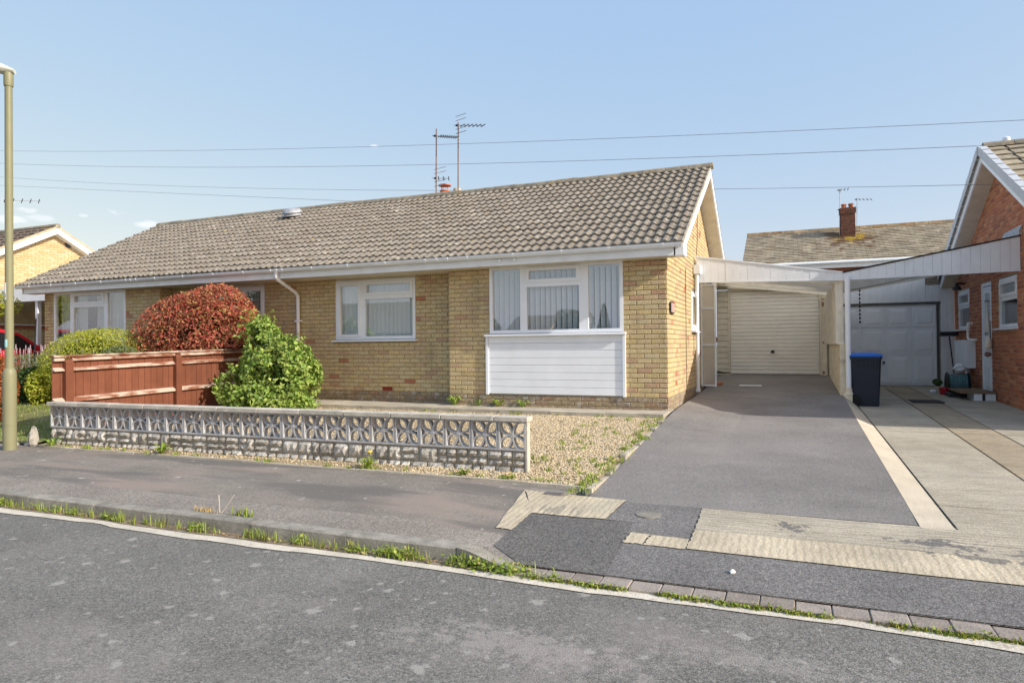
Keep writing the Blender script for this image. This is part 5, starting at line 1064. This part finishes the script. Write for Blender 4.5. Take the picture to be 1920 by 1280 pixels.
cl4 = [(.04+random.uniform(-.10, .03), y+random.uniform(-.05, .05), random.uniform(.1, .9)**1.5) for y in lin(-4.7, -.7, 36)] + [(random.uniform(-.9, 0), random.uniform(-4.2, -.8), .25) for _ in range(50)] + [(random.uniform(-4, -.1), -.64, .3) for _ in range(14)]
low_leaves('gravel_leaves', cl4[:36:2], M['weed'], .032, 40, .05, .05, lambda x, y: Gz(x, y), .02)
clusters('gravel_weeds', cl4, M['weed'], .05, .005, 60, .055, .06, lambda x, y: Gz(x, y))
def rosette(name, c, n_, L, h, m, label, cat='plant', group=None, w=.02, flower=None):
    t_ = thing(name, label, cat, c, 0, group); b = MB()
    for i in range(n_):
        a = 2*math.pi*i/n_+random.uniform(-.3, .3); l = L*random.uniform(.6, 1.1); hh = h*random.uniform(.5, 1.1); d_ = Vector((math.cos(a), math.sin(a), 0)); s_ = Vector((-d_.y, d_.x, 0)); v = []
        for k in range(5):
            q = k/4; p = Vector(c)+d_*l*q+Vector((0, 0, hh*math.sin(q*2.3)/1.0)); ww = w*math.sin(math.pi*min(.97, .12+q*.86)); v += [p-s_*ww+Vector((0, 0, ww*.4)), p, p+s_*ww+Vector((0, 0, ww*.4))]
        b.add(v, [(3*k+j, 3*k+j+1, 3*k+4+j, 3*k+3+j) for k in range(4) for j in range(2)])
    b.obj('leaves', m, t_, True)
    if flower: MB().tube([c, (c[0]+.02, c[1], c[2]+flower)], .004, 5).obj('stalk', M['weed'], t_); MB().lathe([(.004, 0), (.026, .012), (.022, .022), (.006, .026)], (c[0]+.02, c[1], c[2]+flower), 10).obj('flower', M['yellow'], t_)
    return t_
gp_ = 'leafy plants growing along the foot of the bay'
rosette('leafy_plant', (-3.60, -.06, -.05), 26, .17, .16, M['leaf_green'], 'bushy strap-leaved plant at the left corner of the brick bay', 'plant', gp_)
rosette('leafy_plant', (-3.15, -.07, -.05), 9, .11, .10, M['leaf_green'], 'smallest leafy plant left of the white panel edge', 'plant', gp_)
rosette('leafy_plant', (-2.78, -.08, -.05), 14, .17, .12, M['weed'], 'yellow-green plant below the left end of the white panel', 'plant', gp_)
rosette('leafy_plant', (-2.35, -.07, -.05), 14, .15, .12, M['leaf_green'], 'green plant below the middle of the white panel', 'plant', gp_)
gw = 'weeds rooted at the foot of the garden wall'
rosette('dandelion', (-2.40, -4.34, -.33), 18, .14, .11, M['weed'], 'dandelion with one yellow flower against the stone wall', 'weed', gw, .016, .17)
rosette('weed', (-5.38, -4.37, -.33), 22, .15, .12, M['weed'], 'broad leafy weed at the wall foot nearest the fence post', 'weed', gw, .02)
rosette('weed', (-7.35, -4.42, -.33), 18, .15, .12, M['leaf_green'], 'weed at the left end of the garden wall', 'weed', gw, .016)
rosette('weed', (-1.28, -4.32, -.335), 12, .10, .07, M['weed'], 'small weed right of the middle of the wall foot', 'weed', gw, .014)
rosette('weed', (-.78, -4.32, -.34), 10, .09, .06, M['weed'], 'tiny weed at the right end of the garden wall', 'weed', gw, .014)
gk = 'tufts on top of the kerb'
t_ = thing('grass_tuft', 'dry straw-coloured tuft on the kerb with two pale stalks', 'weed', (-2.62, -6.24, -.36), 0, gk); base = np.array([(-2.66, -6.24, -.363)]*60)+rng.normal(0, 1, (60, 3))*np.array([.06, .012, 0])
blades('blades', base, .05, .004, mat('straw', [(.42,.30,.12), (.50,.40,.22)], rnd='isl'), t_, None); MB().tube([(-2.5, -6.24, -.36), (-2.51, -6.24, -.22)], .003, 4).tube([(-2.48, -6.24, -.36), (-2.36, -6.23, -.21)], .003, 4).obj('stalks', mat('pale_stalk', (.55,.5,.4)), t_)
t_ = thing('grass_tuft', 'green grass tuft growing on the kerb back edge', 'weed', (-2.22, -6.24, -.36), 0, gk); base = np.array([(-2.24, -6.245, -.363)]*70)+rng.normal(0, 1, (70, 3))*np.array([.05, .01, 0]); blades('blades', base, .07, .004, M['weed'], t_, None)
# gravel
oc = np.array([(1, 0, 0), (-1, 0, 0), (0, 1, 0), (0, -1, 0), (0, 0, 1), (0, 0, -1)], float); of = np.array([(0, 2, 4), (2, 1, 4), (1, 3, 4), (3, 0, 4), (2, 0, 5), (1, 2, 5), (3, 1, 5), (0, 3, 5)])
n = 36000; u = rng.uniform(0, 1, n); X = np.where(u < .62, rng.uniform(-1.9, .02, n), rng.uniform(-7.6, -1.5, n)); Y = rng.uniform(-4.40, -.58, n); Z = np.array([Gz(x, y) for x, y in zip(X, Y)])
yw = -4.273+.0264*(X+7.608); k_ = ~((X < -.70) & (Y < yw+.09)) | ((Y < yw-.02)); X, Y, Z = X[k_], Y[k_], Z[k_]; n = len(X)
sz = rng.uniform(.008, .018, (n, 1, 1))*np.array([1, .8, .55])*rng.uniform(.8, 1.2, (n, 1, 3)); q = rng.normal(0, 1, (n, 3, 3)); qq = np.linalg.qr(np.eye(3)+.35*q)[0]
V = (oc[None]*(1+rng.uniform(-.25, .25, (n, 6, 3)))*sz)@qq+np.stack([X, Y, Z+.004], 1)[:, None]
Q = (np.arange(n)*6)[:, None, None]+of[None]
link('gravel', np_mesh('gravel', V.reshape(-1, 3), Q.reshape(-1, 3), M['pebble']), None, None, None, 'stuff')

# ------------------------------------------------------------------ loose things
def rock(c, r, seed, sq=(1, 1, .7)):
    g = np.random.default_rng(seed); b = MB().lathe([(r*.3, -r*sq[2]), (r*.9, -r*.5*sq[2]), (r, 0), (r*.85, r*.5*sq[2]), (r*.6, r*.85*sq[2]), (r*.25, r*sq[2])], (0, 0, 0), 9)
    b.v = [(c[0]+v[0]*sq[0]*(1+g.uniform(-.2, .2)), c[1]+v[1]*sq[1]*(1+g.uniform(-.2, .2)), c[2]+v[2]*(1+g.uniform(-.25, .25))) for v in b.v]; return b
tag(rock((-7.72, -4.42, -.24), .075, 7, (.8, .75, 1.9)).obj('boulder', M['stone']), 'upright pale stone leaning at the left end of the wall', 'stone')
for k, (x, y, r_, lab_) in enumerate(((-7.98, -4.50, .05, 'largest pale stone of the rubble beside the lamp post'), (-7.86, -4.56, .032, 'small pale stone of the rubble just right of the lamp post'), (-7.84, -4.42, .04, 'stone at the back of the rubble by the lamp post'))):
    tag(rock((x, y, -.32), r_, 10+k).obj('rubble_stone', M['stone']), lab_, 'stone', 'rubble beside the lamp post')
tag(rock((1.40, -6.07, -.415), .018, 31).obj('pebble', M['stonewhite']), 'single white pebble lying on the grey tarmac crossing', 'pebble')
st = thing('stop_tap_cover', 'round worn stop tap cover set in the tarmac patch', 'cover', (.69, -5.03, -.38)); MB().lathe([(.10, -.01), (.10, .006), (.085, .0075), (.02, .007)], (.69, -5.03, Pz(.69, -5.03)+.002), 20).obj('cover_ring', M['kerb'], st, True)
wc = thing('meter_cover', 'small dark rectangular water meter cover in the cream concrete', 'cover', (-.21, -4.71, -.36)); MB().box(-.29, -.12, -4.75, -4.67, -.4, Pz(-.2, -4.7)+.016).obj('lid', M['edging'], wc); MB().box(-.285, -.125, -4.745, -4.675, -.4, Pz(-.2, -4.7)+.018).obj('lid_plate', mat('dull_iron', (.12,.12,.12), rough=.6), wc)
# wheelie bin
BN = thing('wheelie_bin', 'dark wheelie bin with bright blue lid beside the carport post', 'bin', (2.92, 3.15, -.155))
bx, by_, bz0 = 2.93, 3.15, -.155
bb = MB(); lv = [(.20, .19, 0), (.205, .195, .04), (.235, .25, .82), (.25, .265, .825), (.25, .265, .87)]
v = []
for (hx, hy, z) in lv:
    c = .03; v += [(bx-hx+c, by_-hy, bz0+z), (bx+hx-c, by_-hy, bz0+z), (bx+hx, by_-hy+c, bz0+z), (bx+hx, by_+hy-c, bz0+z), (bx+hx-c, by_+hy, bz0+z), (bx-hx+c, by_+hy, bz0+z), (bx-hx, by_+hy-c, bz0+z), (bx-hx, by_-hy+c, bz0+z)]
f = [tuple(range(7, -1, -1)), tuple(range(32, 40))] + [(i*8+k, i*8+(k+1) % 8, (i+1)*8+(k+1) % 8, (i+1)*8+k) for i in range(4) for k in range(8)]
bb.add(v, f).obj('bin_body', M['binbody'], BN)
ld = MB(); ln = [(.262, .275, .872), (.262, .275, .885), (.22, .23, .915), (.1, .1, .925)]; v = []
for (hx, hy, z) in ln: v += [(bx-hx, by_-hy, bz0+z), (bx+hx, by_-hy, bz0+z), (bx+hx, by_+hy, bz0+z+.02), (bx-hx, by_+hy, bz0+z+.02)]
ld.add(v, [(3, 2, 1, 0), (12, 13, 14, 15)] + [(i*4+k, i*4+(k+1) % 4, (i+1)*4+(k+1) % 4, (i+1)*4+k) for i in range(3) for k in range(4)]).obj('lid', M['binlid'], BN)
MB().box(bx-.31, bx-.25, by_-.2, by_+.2, bz0+.80, bz0+.83).tube([(bx-.29, by_-.22, bz0+.86), (bx-.29, by_+.22, bz0+.86)], .016, 8).obj('handle', M['binbody'], BN)
for yy in (-.22, .19): MB().tube([(bx-.17, by_+yy, bz0+.10), (bx-.17, by_+yy+.04, bz0+.10)], .10, 16).obj('wheel', M['rubber'], BN)
for k in range(5): MB().box(bx-.16+k*.075, bx-.14+k*.075, by_-.262, by_-.235, bz0+.72, bz0+.82).obj('rib', M['binbody'], BN)
# things by the neighbour's door
br = thing('broom', 'black broom standing upside down against the white garage boards', 'broom', (4.93, 7.0, 0)); MB().tube([(5.02, 6.9, -.08), (4.96, 7.2, 1.08)], .014, 7).obj('handle', M['binbody'], br); MB().cbox(4.78, 5.13, 7.12, 7.26, 1.09, 1.17, .02).obj('head', M['black'], br)
for k in range(11): MB().box(4.785+k*.031, 4.81+k*.031, 7.13, 7.25, 1.17, 1.19).obj('bristles', M['black'], br)
hr = thing('hose_reel', 'grey-green garden hose wound on a reel below the meter box', 'hose reel', (4.85, 5.9, -.1)); b = MB()
for k in range(8): b.tube([(4.70+k*.042, 5.9+.15*math.cos(a), .12+.17*math.sin(a)) for a in np.linspace(0, 2*math.pi, 17)], .022, 6, False)
b.obj('hose', M['teal'], hr, True)
for x in (4.66, 5.03): MB().tube([(x, 5.9, .12), (x+.02, 5.9, .12)], .22, 16).obj('reel_side', M['black'], hr)
MB().box(4.66, 5.05, 5.75, 6.05, -.13, -.07).obj('stand', M['black'], hr)
tg = thing('tool_heap', 'heap of small pots and tools in front of the hose reel', 'clutter', (4.75, 5.3, -.1))
tag(tg); MB().cbox(4.55, 5.1, 5.0, 5.5, -.13, -.03, .02).obj('tray', M['black'], tg); MB().lathe([(.07, 0), (.09, .16)], (4.56, 5.6, -.12), 10).obj('red_pot', M['redplastic'], tg); rock((4.56, 6.2, .12), .10, 44).obj('green_bundle', M['leaf_dark'], tg)
rock((4.90, 5.95, .42), .11, 45, (1, 1, .8)).obj('grey_cloth', M['upvc_dirty'], tg); rock((4.42, 5.9, -.06), .06, 46).obj('plastic_scrap', M['upvc'], tg)
sp_ = thing('door_step', 'white box step with brown board top at the side door', 'step', (5.0, 4.75, -.15)); MB().box(4.83, 5.17, 4.45, 5.35, -.16, .0).obj('box', M['upvc_dirty'], sp_); MB().box(4.62, 5.18, 4.43, 5.60, .0, .035).obj('board_top', M['woodtop'], sp_); MB().box(4.96, 5.0, 4.42, 4.45, -.16, 0).obj('bracket', M['black'], sp_)
tag(MB().box(3.75, 4.25, 3.75, 4.35, Nz(0, 4.05)+.0, Nz(0, 4.05)+.02).obj('doormat', mat('dark_mat', (.05,.045,.045))), 'dark rubber mat lying on the concrete drive', 'mat')
hb = thing('hanging_basket', 'cream bag of oddments hanging on the side door edge', 'bag', (5.12, 4.75, .9)); rock((5.13, 4.72, .92), .10, 51, (.6, 1, 1.3)).obj('bag', M['cream'], hb); rock((5.13, 4.78, .72), .06, 52).obj('red_cloth', M['rust'], hb); MB().tube([(5.16, 4.72, 1.0), (5.17, 4.75, 1.35)], .006, 5).obj('string', M['black'], hb)

# ------------------------------------------------------------------ red car in the left drive
CA = thing('parked_car', 'red hatchback parked nose-in left of the bungalow pair', 'car', (-16.25, -.4, .0))
M['cardark'] = mat('dark_car_glass', (.015,.016,.02), rough=.08, spec=.6, var=0)
cx = -16.25
side = [(1.62, .22), (1.66, .50), (1.58, .76), (.72, .90), (.12, 1.36), (-.35, 1.47), (-1.45, 1.46), (-2.15, 1.25), (-2.35, .92), (-2.42, .52), (-2.34, .22)]
def hw_(z): return .84 if z < .93 else .84-.32*(z-.93)
v = []; n = len(side)
for (y, z) in side: v += [(cx-hw_(z), y, z+.02), (cx+hw_(z), y, z+.02)]
f = [(2*i, 2*((i+1) % n), 2*((i+1) % n)+1, 2*i+1) for i in range(n)] + [tuple(2*i for i in range(n)), tuple(2*i+1 for i in range(n-1, -1, -1))]
MB().add(v, f).obj('body', M['carred'], CA)
for sx in (1, -1):
    P = lambda y, z: (cx+sx*(hw_(z)+.012), y, z+.02)
    for poly in ([(.50, .96), (-.42, .96), (-.42, 1.40), (.08, 1.30)], [(-.50, .96), (-1.45, .96), (-1.42, 1.40), (-.50, 1.40)], [(-1.52, .96), (-2.05, .98), (-1.95, 1.22), (-1.50, 1.38)]):
        MB().add([P(*q) for q in poly], [(0, 1, 2, 3)]).obj('side_window', M['cardark'], CA)
    for y in (1.0, -1.65):
        wl = MB().tube([(cx+sx*.68, y, .31), (cx+sx*.86, y, .31)], .30, 20).obj('wheel', M['rubber'], CA); MB().tube([(cx+sx*.855, y, .31), (cx+sx*.875, y, .31)], .19, 14).obj('rim', M['metal'], wl)
    MB().box(cx+sx*.66-.12, cx+sx*.66+.12, 1.60, 1.665, .60, .74).obj('headlight', M['upvc'], CA)
    MB().box(cx+sx*.74-.07, cx+sx*.74+.07, -2.43, -2.36, .66, .92).obj('tail_light', M['redplastic'], CA)
    MB().cbox(cx+sx*.92-.09, cx+sx*.92+.09, .42, .54, .96, 1.09, .02).obj('wing_mirror', M['carred'], CA)
MB().add([(cx-.70, .70, .935), (cx+.70, .70, .935), (cx+.60, .15, 1.372), (cx-.60, .15, 1.372)], [(0, 1, 2, 3)]).obj('windscreen', M['cardark'], CA)
MB().add([(cx-.62, -2.335, 1.0), (cx+.62, -2.335, 1.0), (cx+.58, -2.17, 1.25), (cx-.58, -2.17, 1.25)], [(0, 1, 2, 3)]).obj('rear_window', M['cardark'], CA)
MB().box(cx-.26, cx+.26, -2.45, -2.41, .50, .61).obj('number_plate', M['upvc'], CA)

# ------------------------------------------------------------------ aerials and wires
def aerial(name, x, y, z0, z1, label, booms, m):
    a = thing(name, label, 'aerial', (x, y, z0), 0, 'television aerials on the rooftops'); MB().tube([(x, y, z0), (x+.02, y, z1)], .015, 8).obj('mast', m, a)
    for (z, d, L, n_, el, refl) in booms:
        d = Vector(d).normalized(); p = Vector((x, y, z)); s_ = Vector((-d.y, d.x, 0)).normalized()
        bo = MB().tube([p-d*.10, p+d*L], .008, 6).obj('boom', M['metal'], a)
        for k in range(n_):
            c = p+d*(L*(.2+.8*k/max(1, n_-1))); MB().tube([c-s_*el+Vector((0, 0, -el*.6)), c+s_*el+Vector((0, 0, el*.6))], .012, 5).obj('dipole', M['black'], bo)
        if refl:
            for zz in (-.2, -.1, .1, .2):
                c = p+Vector((0, 0, zz)); MB().tube([c-d*.05, c+d*.24+Vector((0, 0, .08))], .008, 5).obj('reflector', M['metal'], bo)
        rock(p+Vector((-.02, 0, 0)), .035, 3).obj('clamp', M['black'], bo)
    return a
aerial('tv_aerial', -5.97, 3.62, 4.45, 6.09, 'left mast with two aerials beside the red chimney cowl', [(5.93, (1, -.12, -.22), .62, 9, .07, False), (4.93, (1, .6, 0), .3, 3, .12, True)], M['mastpink'])
aerial('tv_aerial', -5.39, 3.62, 4.45, 6.16, 'right mast with single toothed aerial on the long roof', [(6.1, (1, -.1, -.17), .70, 6, .09, True)], M['mastpink'])
aerial('tv_aerial', 3.42, 17.6, 5.0, 6.72, 'tall thin aerial left of the far brick chimney', [(6.68, (1, -.2, 0), .3, 3, .1, False), (5.95, (1, .3, .2), .25, 2, .1, False)], M['metal'])
aerial('tv_aerial', 4.0, 17.6, 5.3, 6.33, 'short aerial right of the far brick chimney', [(6.28, (1, .2, -.05), .5, 4, .08, False)], M['metal'])
def wire(label, pts, r):
    a, c, sag = Vector(pts[0]), Vector(pts[1]), pts[2]; out = []
    for i in range(25): t_ = i/24; q = a.lerp(c, t_); q.z -= sag*4*t_*(1-t_); out.append(q)
    tag(MB().tube(out, r, 5).obj('telephone_wire', M['wire']), label, 'wire', 'overhead wires crossing the sky')
wire('highest wire crossing the whole sky from left to right', [(-45, 12.76, 12.794), (12, 7.5, 5.36), .436], .0065)
wire('second wire from the top, ending at the brick gable peak', [(-40, 10.0, 10.961), (4.95, 4.55, 4.598), .424], .0055)
wire('third wire, dropping behind the long ridge towards the brick gable', [(-40, 9.2, 10.313), (5.19, 4.05, 3.749), .504], .0045)
wire('lowest wire at the left, ending behind the long ridge', [(-40, 9.0, 9.623), (-5.5, 4.12, 4.326), .023], .0045)
a = thing('tv_aerial', 'toothed aerial above the far left gable, partly behind the lamp post', 'aerial', (-24, 4.9, 4.7), 0, 'television aerials on the rooftops')
MB().tube([(-24.4, 4.3, 4.6), (-24.4, 4.3, 6.3)], .02, 6).obj('mast', M['metal'], a); bo = MB().tube([(-24.4, 4.2, 6.24), (-24, 6.0, 6.50)], .010, 5).obj('boom', M['metal'], a)
for k in range(7): MB().tube([(-24.36+.06*k, 4.35+.26*k, 6.18+.036*k), (-24.3+.06*k, 4.37+.26*k, 6.34+.036*k)], .014, 5).obj('dipole', M['black'], bo)
tx = bpy.data.curves.new('number', 'FONT'); tx.body = '3'; tx.size = .085; tx.extrude = .0008; tx.align_x = 'CENTER'; tx.align_y = 'CENTER'; tx.materials.append(M['black'])
tmp = bpy.data.objects.new('number_curve', tx); col.objects.link(tmp); bpy.context.view_layer.update()
nme = bpy.data.meshes.new_from_object(tmp.evaluated_get(bpy.context.evaluated_depsgraph_get())); bpy.data.objects.remove(tmp); nme.name = 'number'
to = link('number', nme, M['black'], lab); an = rad(-92)
to.matrix_basis = T((LPX+.0525*math.cos(an), LPY+.0525*math.sin(an), 1.67)) @ Matrix.Rotation(an+rad(90), 4, 'Z') @ Matrix.Rotation(rad(90), 4, 'X')

# ------------------------------------------------------------------ across the road (seen mirrored in the windows)
def far_house(x0, x1, y0, y1, zr, name, label):
    h = thing(name, label, 'bungalow', ((x0+x1)/2, y1, -.4), 0); ym = (y0+y1)/2
    MB().box(x0, x1, y0, y1, -.4, 1.9).prism([(y0, 1.9), (y1, 1.9), (ym, zr-.1)], 'x', x0, x1).obj('wall', M['brick_i'], h)
    MB().prism([(y0-.4, 1.85), (ym, zr), (y1+.4, 1.85), (y1+.4, 1.75), (ym, zr-.1), (y0-.4, 1.75)], 'x', x0-.3, x1+.3).obj('roof', M['tile_i'], h)
    for x in (x0+1, x1-3):
        w_ = MB().box(x, x+2, y1, y1+.03, .5, 1.7).obj('window', M['upvc'], h); MB().box(x+.08, x+.95, y1+.03, y1+.035, .58, 1.62).box(x+1.05, x+1.92, y1+.03, y1+.035, .58, 1.62).obj('pane', M['black'], w_)
far_house(-34, -19, -33, -25, 4.1, 'bungalow', 'low tiled bungalow across the road, mirrored in the small window')
far_house(-27, -22.5, -66, -56, 4.4, 'bungalow', 'distant bungalow across the road, mirrored in the bay window')
def far_tree(x, y, h, w, label, seed, conifer=False):
    t_ = thing('tree', label, 'tree', (x, y, -.4), 0)
    MB().tube([(x, y, -.4), (x+.05, y, h*.4), (x, y, h*.8)], [.16, .12, .03], 7).obj('trunk', M['bark'], t_)
    if conifer:
        g = np.random.default_rng(seed); z = g.uniform(.1, 1, 2600)**.8; a = g.uniform(0, 6.28, 2600); r_ = w*(1.02-z)*(.7+.3*g.uniform(0, 1, 2600)); P = np.stack([x+r_*np.cos(a), y+r_*np.sin(a), -.4+z*h], 1); Nn = np.stack([np.cos(a), np.sin(a), .3+0*a], 1)
    else: P, Nn = blob_points(3000, (x, y, h*.62), (w, w, h*.38), lumps=16, lump=.35, shell=.6, seed=seed)
    leaves('crown', P, Nn, .30, M['leaf_dark'], t_, .6, 1)
far_tree(-15.3, -54, 5.4, 1.5, 'dark conifer across the road, mirrored at the right of the bay window', 61, True)
far_tree(-19.2, -56, 4.6, 2.0, 'rounded tree across the road, mirrored in the middle of the bay window', 62)
far_tree(-30.5, -58, 4.4, 2.2, 'low spreading tree across the road, mirrored at the left of the bay window', 63)
far_tree(-25.5, -20, 5.6, 2.0, 'leafy tree over the road, mirrored in the left light of the small window', 64)
